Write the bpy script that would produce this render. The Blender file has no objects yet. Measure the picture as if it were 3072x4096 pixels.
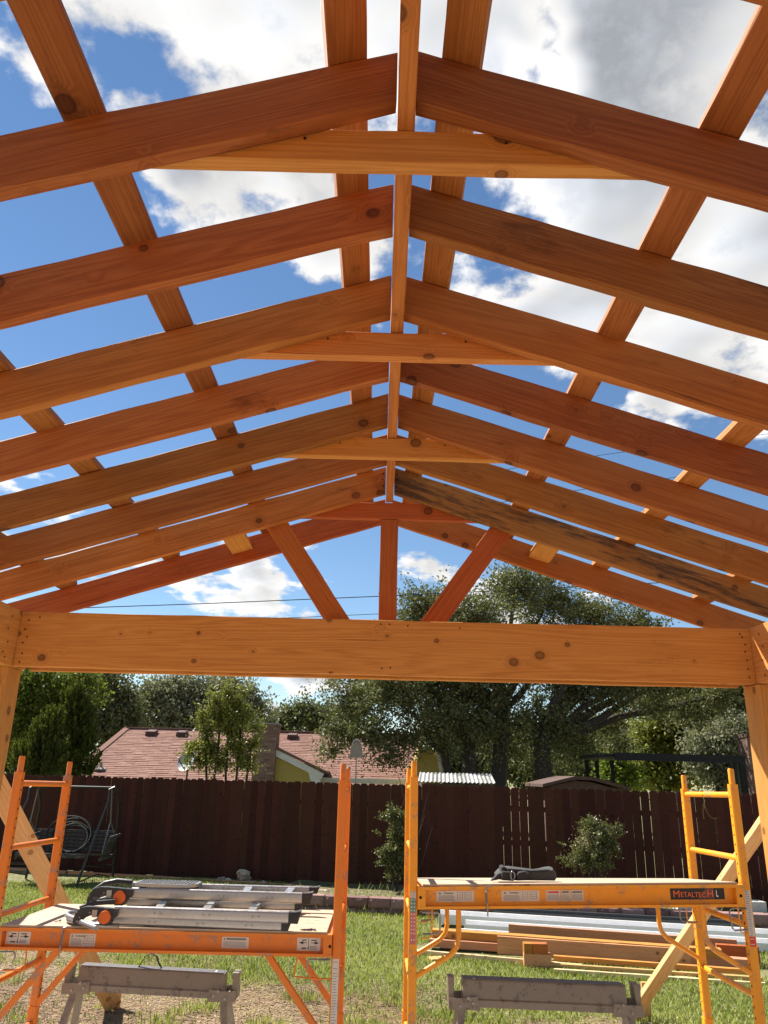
import bpy, math, random
import numpy as np
from mathutils import Vector, Matrix, noise

random.seed(7)
rng = np.random.default_rng(11)
R = math.radians
scene = bpy.context.scene
col = scene.collection

# ------------------------------------------------------------------ camera
F_PX, PITCH, YAW, ROLL = 3065.35, .33119, -.00014, .02422
CAM = Vector((-.02716, 0., 2.))
fw = Vector((math.sin(YAW)*math.cos(PITCH), math.cos(YAW)*math.cos(PITCH), math.sin(PITCH)))
rt0 = Vector((math.cos(YAW), -math.sin(YAW), 0.))
up0 = rt0.cross(fw)
rt = rt0*math.cos(ROLL) + up0*math.sin(ROLL)
up = -rt0*math.sin(ROLL) + up0*math.cos(ROLL)
cam = bpy.data.cameras.new('camera')
cam.sensor_fit = 'HORIZONTAL'
cam.sensor_width = 36.
cam.lens = 36.*F_PX/3072.
cam.clip_start = .05
cam.clip_end = 2000.
cam_o = bpy.data.objects.new('camera', cam)
col.objects.link(cam_o)
m3 = Matrix((rt, up, -fw)).transposed()
cam_o.matrix_world = Matrix.Translation(CAM) @ m3.to_4x4()
scene.camera = cam_o

# ------------------------------------------------------------------ light, sky, exposure
SUN_AZ, SUN_EL = R(-50.), R(48.)          # azimuth measured from +Y, negative to the left
SUN_STRENGTH, SKY_STRENGTH, EXPOSURE = 5., .058, 1.2
CLOUD = 7.0                                # cloud white in sky units
sun_dir = Vector((math.sin(SUN_AZ)*math.cos(SUN_EL), math.cos(SUN_AZ)*math.cos(SUN_EL), math.sin(SUN_EL)))
sl = bpy.data.lights.new('sun', 'SUN')
sl.energy = SUN_STRENGTH
sl.angle = R(.53)
sl.color = (1., .94, .85)
so = bpy.data.objects.new('sun', sl)
so.rotation_euler = sun_dir.to_track_quat('Z', 'Y').to_euler()
so.location = sun_dir*40
col.objects.link(so)
scene.view_settings.view_transform = 'Standard'
scene.view_settings.look = 'None'
scene.view_settings.exposure = EXPOSURE
scene.view_settings.gamma = 1.
scene.view_settings.use_curve_mapping = False
scene.render.engine = 'CYCLES'
scene.cycles.use_denoising = True
scene.cycles.max_bounces = 8
scene.cycles.diffuse_bounces = 4
scene.cycles.transparent_max_bounces = 8


def ray(x, y):
    return fw + rt*((x-1536.)/F_PX) - up*((y-2048.)/F_PX)


def at(x, y, Y):
    d = ray(x, y)
    return CAM + d*(Y/d.y)


def ground_at(x, y, z=0.):
    d = ray(x, y)
    return CAM + d*((z-CAM.z)/d.z)


def D(x, y, Y):                     # the same for the 1659-pixel wide view of the place
    return at(x*1.85175, y*1.85175, Y)


# node helpers -----------------------------------------------------------
class NT:
    def __init__(self, tree):
        self.t = tree
        self.n = tree.nodes
        self.l = tree.links

    def new(self, kind, **kw):
        n = self.n.new(kind)
        for k, v in kw.items():
            setattr(n, k, v)
        return n

    def set(self, sock, v):
        if hasattr(v, 'is_output') or isinstance(v, bpy.types.NodeSocket):
            self.l.new(v, sock)
        else:
            sock.default_value = v

    def math(self, op, a, b=0., c=None, clamp=False):
        n = self.new('ShaderNodeMath', operation=op, use_clamp=clamp)
        self.set(n.inputs[0], a)
        self.set(n.inputs[1], b)
        if c is not None:
            self.set(n.inputs[2], c)
        return n.outputs[0]

    def vmath(self, op, a, b=None, scale=None):
        n = self.new('ShaderNodeVectorMath', operation=op)
        self.set(n.inputs[0], a)
        if b is not None:
            self.set(n.inputs[1], b)
        if scale is not None:
            self.set(n.inputs['Scale'], scale)
        return n.outputs['Value'] if op in ('LENGTH', 'DISTANCE', 'DOT_PRODUCT') else n.outputs[0]

    def noise(self, vec, scale, detail=4., rough=.55, dist=0.):
        n = self.new('ShaderNodeTexNoise')
        self.set(n.inputs['Vector'], vec)
        n.inputs['Scale'].default_value = scale
        n.inputs['Detail'].default_value = detail
        n.inputs['Roughness'].default_value = rough
        n.inputs['Distortion'].default_value = dist
        return n.outputs['Fac']

    def maprange(self, v, a, b, c=0., d=1., smooth=False):
        n = self.new('ShaderNodeMapRange')
        if smooth:
            n.interpolation_type = 'SMOOTHSTEP'
        self.set(n.inputs[0], v)
        for i, x in enumerate((a, b, c, d)):
            self.set(n.inputs[1+i], x)
        return n.outputs[0]

    def mix(self, f, a, b, mode='MIX'):
        n = self.new('ShaderNodeMix', data_type='RGBA', blend_type=mode)
        n.clamp_factor = True
        self.set(n.inputs['Factor'], f)
        self.set(n.inputs['A'], a if not isinstance(a, tuple) else (*a[:3], 1.))
        self.set(n.inputs['B'], b if not isinstance(b, tuple) else (*b[:3], 1.))
        return n.outputs['Result']

    def ramp(self, f, stops):
        n = self.new('ShaderNodeValToRGB')
        self.set(n.inputs[0], f)
        e = n.color_ramp.elements
        while len(e) < len(stops):
            e.new(.5)
        for s, (p, c) in zip(e, stops):
            s.position = p
            s.color = (*c[:3], 1.)
        return n.outputs[0]

    def mapping(self, vec, scale=(1, 1, 1), loc=(0, 0, 0), rot=(0, 0, 0)):
        n = self.new('ShaderNodeMapping')
        self.set(n.inputs['Vector'], vec)
        n.inputs['Scale'].default_value = scale
        self.set(n.inputs['Location'], loc)
        n.inputs['Rotation'].default_value = rot
        return n.outputs[0]


# ------------------------------------------------------------------ world
world = bpy.data.worlds.new('World')
scene.world = world
world.use_nodes = True
w = NT(world.node_tree)
bg = w.n['Background']
sky = w.new('ShaderNodeTexSky', sky_type='NISHITA')
sky.sun_disc = False
sky.sun_elevation = SUN_EL
sky.sun_rotation = SUN_AZ
sky.altitude = 200.
sky.air_density = 1.
sky.dust_density = 0.
sky.ozone_density = 1.1
hs = w.new('ShaderNodeHueSaturation')
hs.inputs['Saturation'].default_value = 1.13
hs.inputs['Value'].default_value = 1.
w.l.new(sky.outputs[0], hs.inputs['Color'])
tc = w.new('ShaderNodeTexCoord')
dirv = tc.outputs['Generated']
sep = w.new('ShaderNodeSeparateXYZ')
w.l.new(dirv, sep.inputs[0])
den = w.math('ADD', w.math('MAXIMUM', sep.outputs[2], 0.), .22)
comb = w.new('ShaderNodeCombineXYZ')
w.l.new(w.math('DIVIDE', sep.outputs[0], den), comb.inputs[0])
w.l.new(w.math('DIVIDE', sep.outputs[1], den), comb.inputs[1])
P = w.vmath('ADD', comb.outputs[0], (3.1, 1.7, 0.))


def noise2(vec, scale, detail, rough):
    n = w.new('ShaderNodeTexNoise', noise_dimensions='2D')
    w.l.new(vec, n.inputs['Vector'])
    n.inputs['Scale'].default_value = scale
    n.inputs['Detail'].default_value = detail
    n.inputs['Roughness'].default_value = rough
    return n.outputs


n1 = noise2(P, 2.6, 7., .62)['Fac']
sun_off = Vector((sun_dir.x, sun_dir.y, 0)).normalized()*.05
n1s = noise2(w.vmath('ADD', P, tuple(sun_off)), 2.6, 3., .5)['Fac']
# cumulus banks where the photograph has them: (x, y in the 1659 view, angular radius, weight)
banks = [
    (430, 60, .16, .30), (620, 100, .17, .34), (330, 40, .10, .24), (880, 60, .17, .26), (1120, 40, .10, .16),
    (1400, 120, .22, .36), (1600, 300, .20, .34), (1250, 250, .12, .16), (1330, 560, .17, .30), (1150, 520, .12, .26),
    (1500, 650, .16, .28), (1600, 500, .16, .26), (1130, 680, .10, .24), (430, 430, .075, .26), (560, 400, .085, .28), (650, 420, .06, .22),
    (830, 560, .06, .18), (1420, 890, .085, .24), (1590, 940, .08, .22), (1250, 760, .09, .2), (990, 640, .07, .2),
    (610, 610, .035, .13), (690, 580, .035, .13), (20, 50, .06, .18), (30, 210, .04, .14), (60, 150, .06, -.14), (200, 130, .06, -.22), (280, 160, .05, -.2), (80, 230, .03, .12), (960, 880, .06, .12),
    (110, 1030, .05, .18), (60, 1110, .07, .22), (230, 1100, .05, .17), (410, 1245, .07, .26), (460, 1235, .04, .2), (560, 1315, .055, .3), (440, 1325, .05, .28), (650, 1318, .045, .28),
    (320, 1330, .05, .24), (1010, 1215, .055, .3), (1070, 1250, .05, .26), (975, 1200, .03, .2), (650, 1485, .04, .24), (690, 1515, .03, .22), (570, 1480, .03, .2), (220, 1480, .04, .24), (290, 1500, .03, .2), (190, 1460, .04, .2),
    (260, 170, .055, -.26), (230, 120, .04, -.2), (320, 200, .035, -.15), (1185, 135, .045, -.26), (1150, 170, .035, -.2), (1090, 80, .04, -.1), (100, 480, .17, -.24), (150, 640, .17, -.24),
    (60, 800, .15, -.22), (300, 760, .16, -.24), (560, 700, .12, -.2), (700, 860, .12, -.2), (620, 520, .04, -.16), (1060, 580, .04, -.22), (930, 940, .08, -.16),
    (1585, 755, .05, -.24), (1300, 850, .05, -.22), (1530, 860, .04, -.16), (1330, 960, .13, -.22), (1560, 1120, .13, -.2), (1100, 950, .10, -.2), (560, 1120, .16, -.26), (720, 1210, .09, -.22), (880, 1170, .08, -.2), (330, 960, .14, -.2),
    (1185, 135, .065, -.24), (1065, 585, .05, -.26), (1585, 755, .06, -.5), (1040, 430, .04, -.12), (640, 590, .05, .17), (60, 215, .05, .17), (500, 1305, .07, .22), (620, 1300, .06, .22), (400, 1315, .06, .2), (560, 430, .03, -.2), (1000, 900, .05, .12),
    (1150, 400, .05, -.14), (840, 480, .04, -.1), (520, 460, .02, -.1), (170, 380, .06, -.1)]
# the banks are summed on a grid of azimuth and elevation (12 rows of 32) held in colour ramps
AZ0, AZ1, EL0, EL1, NR = R(-62), R(62), R(1), R(67), 12
rows = np.zeros((NR, 32))
bc = np.array([tuple(ray(x*1.85175, y*1.85175).normalized()) for x, y, _, _ in banks])
for i in range(NR):
    e_ = EL0+(EL1-EL0)*i/(NR-1)
    for j in range(32):
        a_ = AZ0+(AZ1-AZ0)*j/31
        dv = np.array((math.sin(a_)*math.cos(e_), math.cos(a_)*math.cos(e_), math.sin(e_)))
        ds = np.linalg.norm(bc-dv, axis=1)
        tot = 0.
        for d_, (_, _, r_, w_) in zip(ds, banks):
            r_ = max(r_, .045)
            k = min(1, max(0, (1.2*r_-d_)/(.95*r_)))
            tot += w_*k*k*(3-2*k)
        fade = min(1, min(j, 31-j)/2)
        rows[i, j] = min(.25, max(-.3, tot))*fade
wt = noise2(P, 5., 3., .6)['Color']
wv = w.vmath('SUBTRACT', wt, (.5, .5, .5))
wsep = w.new('ShaderNodeSeparateXYZ')
w.l.new(wv, wsep.inputs[0])
azn = w.math('MULTIPLY_ADD', wsep.outputs[0], .22, w.math('ARCTAN2', sep.outputs[0], sep.outputs[1]))
eln = w.math('MULTIPLY_ADD', wsep.outputs[1], .16, w.math('ARCSINE', sep.outputs[2]))
azf = w.maprange(azn, AZ0, AZ1)
elf = w.maprange(eln, EL0, EL1)
acc = None
for g in range(NR//3):
    ra = w.ramp(azf, [(j/31, tuple((rows[g*3+c_, j]+.3)/.75 for c_ in range(3))) for j in range(32)])
    stops = []
    for k in range(NR):
        stops.append((k/(NR-1), tuple(1. if k == g*3+c_ else 0. for c_ in range(3))))
    rw = w.ramp(elf, stops)
    v = w.vmath('DOT_PRODUCT', ra, rw)
    acc = v if acc is None else w.math('ADD', acc, v)
acc = w.math('MULTIPLY_ADD', acc, .75, -.3)
field = w.math('ADD', n1, acc)
dens = w.maprange(field, .565, .69, 0., 1., True)
thick = w.maprange(field, .66, .92, 0., 1., True)
lit = w.maprange(w.math('SUBTRACT', n1, n1s), -.09, .09, -.20, .20)
bright = w.math('ADD', w.maprange(thick, 0., 1., 1.07, .66), lit)
ccol = w.mix(thick, (1., .985, .96), (.92, .97, 1.06))
cl = w.vmath('SCALE', ccol, scale=w.math('MULTIPLY', bright, CLOUD))
skymix = w.mix(dens, hs.outputs[0], cl)
w.l.new(skymix, bg.inputs['Color'])
bg.inputs['Strength'].default_value = SKY_STRENGTH
world.cycles.sampling_method = 'MANUAL'
world.cycles.sample_map_resolution = 256


# ------------------------------------------------------------------ materials
def material(name):
    m = bpy.data.materials.new(name)
    m.use_nodes = True
    t = NT(m.node_tree)
    return m, t, t.n['Principled BSDF']


def bump(t, b, h, strength=.3, dist=.01):
    n = t.new('ShaderNodeBump')
    n.inputs['Strength'].default_value = strength
    n.inputs['Distance'].default_value = dist
    t.l.new(h, n.inputs['Height'])
    t.l.new(n.outputs[0], b.inputs['Normal'])


def wood(name, dark, mid, light, knot=(.07, .025, .01), stain=.35, rough=.75, vary=.28, weather=0., knots=1., grain=.17):
    m, t, b = material(name)
    oc = t.new('ShaderNodeTexCoord').outputs['Object']
    oi = t.new('ShaderNodeObjectInfo').outputs['Random']
    off = t.new('ShaderNodeCombineXYZ')
    t.l.new(t.math('MULTIPLY', oi, 37.), off.inputs[0])
    t.l.new(t.math('MULTIPLY', oi, 11.3), off.inputs[1])
    t.l.new(t.math('MULTIPLY', oi, 7.7), off.inputs[2])
    p = t.vmath('ADD', oc, off.outputs[0])
    # knots: only some cells carry one
    kv = t.mapping(p, (8., 9.5, 9.5))
    vo = t.new('ShaderNodeTexVoronoi')
    vo.inputs['Scale'].default_value = 1.
    t.l.new(kv, vo.inputs['Vector'])
    sepc = t.new('ShaderNodeSeparateColor')
    t.l.new(vo.outputs['Color'], sepc.inputs[0])
    has = t.math('GREATER_THAN', sepc.outputs[0], .62)
    rad = t.math('MULTIPLY_ADD', sepc.outputs[1], .10, .085)
    kd = t.math('DIVIDE', vo.outputs['Distance'], rad)
    kcore = t.math('MULTIPLY', t.maprange(kd, .75, 1.1, knots, 0., True), has)
    krim = t.math('MULTIPLY', t.math('MULTIPLY', t.maprange(kd, .7, 1., 0., knots, True), t.maprange(kd, 1., 1.35, 1., 0., True)), has)
    khalo = t.math('MULTIPLY', t.maprange(kd, .9, 2.6, knots, 0., True), has)
    # growth rings, bent round the knots
    gp = t.mapping(p, (.42, 15., 15.))
    bend = t.noise(gp, .45, 3., .55)
    q = t.vmath('ADD', gp, t.vmath('SCALE', (0., 1., 1.), scale=t.math('ADD', t.math('MULTIPLY', bend, 4.2), t.math('MULTIPLY', khalo, .35))))
    wv = t.new('ShaderNodeTexWave', wave_type='RINGS', rings_direction='X', wave_profile='SIN')
    wv.inputs['Scale'].default_value = 1.5
    wv.inputs['Distortion'].default_value = 1.6
    wv.inputs['Detail'].default_value = 2.
    t.l.new(q, wv.inputs['Vector'])
    fib = t.noise(t.mapping(p, (6., 190., 190.)), 1., 3., .7)
    blot = t.noise(t.mapping(p, (1.3, 7., 7.)), 1., 5., .62)
    g = t.math('ADD', t.math('MULTIPLY', wv.outputs['Fac'], grain), t.math('ADD', t.math('MULTIPLY', fib, .42), t.math('MULTIPLY', blot, .58-grain)))
    c = t.ramp(g, [(.20, light), (.5, mid), (.86, dark)])
    c = t.mix(t.math('MULTIPLY', khalo, .30), c, dark)
    c = t.mix(t.math('MULTIPLY', kcore, .55), c, knot)
    c = t.mix(t.math('MULTIPLY', krim, .65), c, (knot[0]*.4, knot[1]*.4, knot[2]*.4))
    st = t.maprange(t.noise(t.mapping(p, (2.2, 7., 7.), (5, 3, 2)), 1., 6., .72), .575, .72, 0., stain, True)
    c = t.mix(st, c, (dark[0]*.42, dark[1]*.45, dark[2]*.5))
    chk = t.maprange(t.noise(t.mapping(p, (1.1, 85., 85.), (2, 9, 4)), 1., 2., .5), .70, .76, 0., .6, True)
    c = t.mix(chk, c, (dark[0]*.35, dark[1]*.35, dark[2]*.4))
    if weather:
        ws = t.maprange(t.noise(t.mapping(p, (1.1, 9., 9.), (1, 7, 2)), 1., 7., .75), .455, .57, 0., weather, True)
        c = t.mix(ws, c, (.055, .035, .025))
    vv = t.new('ShaderNodeHueSaturation')
    t.set(vv.inputs['Value'], t.maprange(t.math('FRACT', t.math('MULTIPLY', oi, 7.31)), 0., 1., 1.-vary, 1.+vary*.6))
    t.set(vv.inputs['Hue'], t.maprange(t.math('FRACT', t.math('MULTIPLY', oi, 3.17)), 0., 1., .489, .508))
    t.l.new(c, vv.inputs['Color'])
    t.l.new(vv.outputs[0], b.inputs['Base Color'])
    b.inputs['Roughness'].default_value = rough
    b.inputs['Specular IOR Level'].default_value = .25
    bump(t, b, fib, .5, .003)
    return m


M = {}
M['cedar'] = wood('cedar', (.20, .059, .012), (.385, .137, .028), (.51, .21, .050), stain=.55, vary=.3)
M['cedar_red'] = wood('cedar_red', (.22, .056, .012), (.40, .122, .027), (.50, .176, .043), vary=.12)
M['cedar_beam'] = wood('cedar_beam', (.34, .126, .027), (.53, .230, .050), (.62, .305, .080), stain=.25, vary=.08, grain=.20)
M['cedar_stained'] = wood('cedar_stained', (.21, .08, .018), (.36, .152, .038), (.46, .205, .056), stain=.7, weather=.85, vary=.1)
M['cedar_tie'] = wood('cedar_tie', (.35, .133, .026), (.54, .24, .050), (.64, .32, .082), vary=.14, grain=.20)
M['pine'] = wood('pine', (.42, .23, .075), (.60, .37, .145), (.68, .47, .21), knot=(.25, .10, .03), stain=.15, vary=.12, grain=.24)
M['pine_pale'] = wood('pine_pale', (.54, .39, .18), (.70, .54, .29), (.78, .63, .38), knot=(.3, .15, .05), stain=.1, vary=.12, grain=.24)
M['cedar_old'] = wood('cedar_old', (.38, .15, .07), (.58, .275, .135), (.68, .36, .19), stain=.25, vary=.2)
M['fence'] = wood('fence_stain', (.036, .0118, .0066), (.058, .0188, .0105), (.076, .027, .016), knot=(.012, .005, .004), stain=.3, vary=.3, rough=.9)


def paint(name, c, rough=.38, chip=.25, metallic=0., chipc=(.25, .2, .16), scale=1.):
    m, t, b = material(name)
    oc = t.new('ShaderNodeTexCoord').outputs['Object']
    n = t.noise(oc, 9.*scale, 6., .65)
    n2_ = t.noise(oc, 55.*scale, 5., .7)
    k = t.maprange(t.math('ADD', t.math('MULTIPLY', n, .6), t.math('MULTIPLY', n2_, .4)), .545, .585, 0., chip, True)
    cc = t.mix(t.maprange(n, .3, .7, 0., .35), c, tuple(x*.72 for x in c))
    t.l.new(t.mix(k, cc, chipc), b.inputs['Base Color'])
    t.set(b.inputs['Roughness'], t.maprange(n2_, .3, .7, rough-.1, rough+.15))
    b.inputs['Metallic'].default_value = metallic
    bump(t, b, n2_, .08, .003)
    return m


M['orange'] = paint('orange_paint', (.74, .19, .007), chip=.7)
M['yellow'] = paint('yellow_paint', (.86, .33, .010), chip=.55)
M['steel'] = paint('zinc_steel', (.30, .29, .28), .35, .2, .8)
M['alu'] = paint('aluminium', (.42, .41, .40), .34, .25, .75, (.3, .28, .26))
M['saw_metal'] = paint('galvanised_sheet', (.26, .225, .175), .5, .6, .2, (.10, .085, .075), 1.6)
M['saw_dark'] = paint('dark_sheet_edge', (.13, .12, .115), .5, .3, .3)
M['black_plastic'] = paint('black_plastic', (.022, .022, .024), .45, .4, 0., (.22, .20, .18))
M['rubber'] = paint('black_rubber', (.028, .027, .026), .7, .3, 0., (.15, .13, .11))
M['disc_orange'] = paint('orange_plastic', (.72, .13, .01), .4, .1)
M['white_metal'] = paint('white_trim_metal', (.80, .80, .80), .4, 0.)
M['dark_metal'] = paint('charcoal_trim_metal', (.085, .09, .10), .3, .2)
M['iron'] = paint('black_iron', (.012, .012, .013), .38, .25, 0., (.1, .07, .05))
M['hose'] = paint('black_hose', (.006, .006, .006), .75, .1, 0., (.05, .05, .05))
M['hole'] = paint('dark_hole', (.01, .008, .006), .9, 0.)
M['chain'] = paint('chain_steel', (.30, .30, .30), .35, .1, .8)
M['fabric'] = paint('black_nylon', (.020, .020, .021), .8, .25, 0., (.06, .06, .06), 3.)
M['fabric_grey'] = paint('charcoal_nylon', (.05, .05, .048), .85, .2, 0., (.09, .09, .09), 3.)
M['sticker'] = paint('white_sticker', (.66, .60, .52), .45, .3, 0., (.5, .42, .33))
M['ink'] = paint('black_ink', (.02, .018, .016), .6, 0.)
M['ink_grey'] = paint('grey_ink', (.20, .18, .16), .6, 0.)
M['logo_black'] = paint('black_sticker', (.012, .011, .011), .4, .2, 0., (.05, .04, .03))
M['logo_orange'] = paint('orange_ink', (.85, .16, .03), .5, 0.)
M['sticker_green'] = paint('green_sticker', (.10, .26, .20), .5, 0.)
M['sticker_pink'] = paint('pink_sticker', (.52, .16, .15), .5, 0.)
M['sticker_red'] = paint('red_sticker', (.62, .05, .03), .5, 0.)
M['white_ink'] = paint('white_ink', (.75, .72, .68), .5, 0.)
M['yellow_siding'] = paint('yellow_siding', (.42, .32, .07), .6, .1)
M['white_trim'] = paint('white_trim_paint', (.72, .72, .70), .5, .15)
M['transformer'] = paint('grey_enamel', (.45, .47, .48), .4, .1)
M['red_bowl'] = paint('red_glaze', (.42, .09, .06), .5, .4, 0., (.55, .3, .25))
M['terracotta'] = paint('terracotta', (.30, .12, .09), .8, .4, 0., (.2, .1, .08))
M['white_block'] = paint('white_block', (.62, .60, .54), .8, .5, 0., (.4, .36, .3))
M['mortar'] = paint('mortar', (.30, .26, .23), .9, .2)
M['black_post'] = paint('black_timber', (.010, .009, .009), .8, .1)
M['shed_brown'] = paint('brown_shed', (.085, .042, .031), .8, .2)
M['tan_shed'] = paint('tan_shed', (.30, .27, .22), .8, .2)
M['swing_wood'] = paint('weathered_swing', (.055, .048, .042), .95, .7, 0., (.20, .18, .165), 2.)
M['stub'] = paint('bark', (.045, .034, .026), .95, .5, 0., (.10, .085, .07), 3.)
M['wire'] = paint('cable', (.05, .05, .052), .6, 0.)
M['copper_wire'] = paint('tie_wire', (.16, .10, .05), .5, 0., .5)

# plywood
m, t, b = material('plywood')
oc = t.new('ShaderNodeTexCoord').outputs['Object']
g = t.noise(t.mapping(oc, (2., 30., 30.)), 1., 5., .6)
c = t.ramp(g, [(.3, (.50, .39, .27)), (.7, (.36, .26, .17))])
k = t.maprange(t.noise(t.mapping(oc, (5., 14., 14.)), 1., 7., .7), .60, .64, 0., .75, True)
c = t.mix(k, c, (.20, .13, .08))
t.l.new(c, b.inputs['Base Color'])
b.inputs['Roughness'].default_value = .8
bump(t, b, g, .2, .003)
M['plywood'] = m


def tinted(name, stops, rough=.7, spec=.3, transl=0., nscale=0., bumpy=0.):
    """colour driven by a per-piece random value stored on the mesh"""
    m, t, b = material(name)
    a = t.new('ShaderNodeAttribute', attribute_name='tint')
    f = a.outputs['Fac']
    if nscale:
        ge = t.new('ShaderNodeNewGeometry').outputs['Position']
        nz = t.noise(ge, nscale, 5., .6)
        f = t.math('ADD', f, t.math('MULTIPLY', t.math('SUBTRACT', nz, .5), .55), clamp=True)
        if bumpy:
            bump(t, b, t.noise(ge, nscale*2.2, 6., .65), bumpy, .02)
    c = t.ramp(f, stops)
    t.l.new(c, b.inputs['Base Color'])
    b.inputs['Roughness'].default_value = rough
    b.inputs['Specular IOR Level'].default_value = spec
    if transl:
        tr = t.new('ShaderNodeBsdfTranslucent')
        t.l.new(t.mix(.5, c, (.25, .30, .03), 'ADD'), tr.inputs[0]) if False else t.l.new(t.mix(.35, c, (.20, .26, .02)), tr.inputs[0])
        mx = t.new('ShaderNodeMixShader')
        mx.inputs[0].default_value = transl
        t.l.new(b.outputs[0], mx.inputs[1])
        t.l.new(tr.outputs[0], mx.inputs[2])
        t.l.new(mx.outputs[0], t.n['Material Output'].inputs[0])
    return m


M['leaf_oak'] = tinted('leaf_live_oak', [(0., (.075, .080, .030)), (.6, (.155, .158, .064)), (1., (.29, .28, .135))], .6, .25, .25)
M['leaf_silver'] = tinted('leaf_silver_oak', [(0., (.16, .165, .10)), (.6, (.28, .28, .175)), (1., (.43, .41, .30))], .6, .25, .25)
M['leaf_dark'] = tinted('leaf_dark_oak', [(0., (.075, .082, .034)), (.6, (.15, .155, .070)), (1., (.28, .27, .145))], .6, .25, .25)
M['leaf_green'] = tinted('leaf_feathery', [(0., (.07, .095, .014)), (.6, (.15, .19, .026)), (1., (.28, .29, .05))], .55, .3, .4)
M['leaf_conifer'] = tinted('leaf_conifer', [(0., (.028, .042, .008)), (.6, (.07, .09, .014)), (1., (.20, .195, .03))], .65, .25, .25)
M['leaf_tree'] = tinted('leaf_young_tree', [(0., (.12, .135, .026)), (.6, (.23, .24, .05)), (1., (.38, .36, .10))], .5, .35, .38)
M['leaf_bright'] = tinted('leaf_bright', [(0., (.09, .14, .018)), (.6, (.18, .25, .036)), (1., (.32, .36, .06))], .55, .3, .45)
M['leaf_shrub'] = tinted('leaf_shrub', [(0., (.065, .075, .028)), (.6, (.14, .145, .052)), (.85, (.26, .22, .07)), (1., (.38, .26, .10))], .45, .35, .28)
M['grass'] = tinted('grass_blade', [(0., (.18, .23, .04)), (.5, (.30, .35, .065)), (.82, (.43, .43, .13)), (1., (.58, .50, .26))], .55, .35, .4)
M['straw'] = tinted('straw', [(0., (.12, .075, .04)), (.45, (.25, .175, .095)), (.8, (.38, .29, .17)), (1., (.50, .41, .25))], .8, .2, .1)
M['mulch'] = tinted('mulch', [(0., (.06, .035, .022)), (.6, (.17, .115, .07)), (1., (.32, .25, .17))], .9, .2)
M['shingle'] = tinted('shingle', [(0., (.20, .112, .086)), (.5, (.265, .150, .118)), (1., (.33, .20, .160))], .95, .1, 0., 9., .3)
M['brick'] = tinted('chimney_brick', [(0., (.16, .09, .065)), (.5, (.24, .145, .105)), (1., (.33, .22, .165))], .9, .2, 0., 12., .3)
M['tin'] = tinted('tin_sheet', [(0., (.20, .20, .19)), (.6, (.30, .30, .29)), (1., (.40, .40, .38))], .6, .5, 0., 2., .1)
M['block'] = tinted('retaining_block', [(0., (.16, .085, .075)), (.5, (.25, .14, .125)), (1., (.33, .21, .19))], .95, .2, 0., 10., .9)
M['rock'] = tinted('garden_rock', [(0., (.28, .20, .15)), (.5, (.42, .33, .25)), (1., (.55, .46, .36))], .9, .2, 0., 7., 1.)

# ground
m, t, b = material('ground_soil')
ge = t.new('ShaderNodeNewGeometry').outputs['Position']
sx = t.new('ShaderNodeSeparateXYZ')
t.l.new(ge, sx.inputs[0])
nb = t.noise(ge, .7, 6., .6)
nf = t.noise(ge, 14., 6., .7)
nff = t.noise(ge, 70., 4., .7)
soil = t.ramp(t.math('ADD', t.math('MULTIPLY', nf, .6), t.math('MULTIPLY', nff, .4)), [(.3, (.15, .08, .045)), (.5, (.29, .18, .105)), (.72, (.42, .29, .18))])
turf = t.ramp(nf, [(.3, (.10, .11, .028)), (.7, (.25, .23, .10))])
edge = t.math('ADD', t.math('MULTIPLY', t.math('SUBTRACT', nb, .5), 4.2), t.math('ADD', sx.outputs[1], t.math('MULTIPLY', sx.outputs[0], .42)))
k = t.maprange(edge, 7.7, 9.0, 0., 1., True)
t.l.new(t.mix(k, soil, turf), b.inputs['Base Color'])
b.inputs['Roughness'].default_value = .95
bump(t, b, t.math('ADD', nf, t.math('MULTIPLY', nff, .4)), .8, .03)
M['ground'] = m


# ------------------------------------------------------------------ mesh helpers
def link(o, parent=None):
    col.objects.link(o)
    if parent is not None:
        o.parent = parent
        pm = parent.get('_w')
        o.matrix_parent_inverse = world_matrix(parent).inverted()
    return o


WM = {}


def world_matrix(o):
    return WM.get(o.name, Matrix.Identity(4))


def tag(o, label=None, cat=None, group=None, kind=None):
    if label:
        o['label'] = label
    if cat:
        o['category'] = cat
    if group:
        o['group'] = group
    if kind:
        o['kind'] = kind
    return o


def thing(name, loc, label, cat, group=None):
    o = bpy.data.objects.new(name, None)
    o.empty_display_size = .1
    o.location = loc
    col.objects.link(o)
    WM[o.name] = Matrix.Translation(loc)
    return tag(o, label, cat, group)


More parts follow.
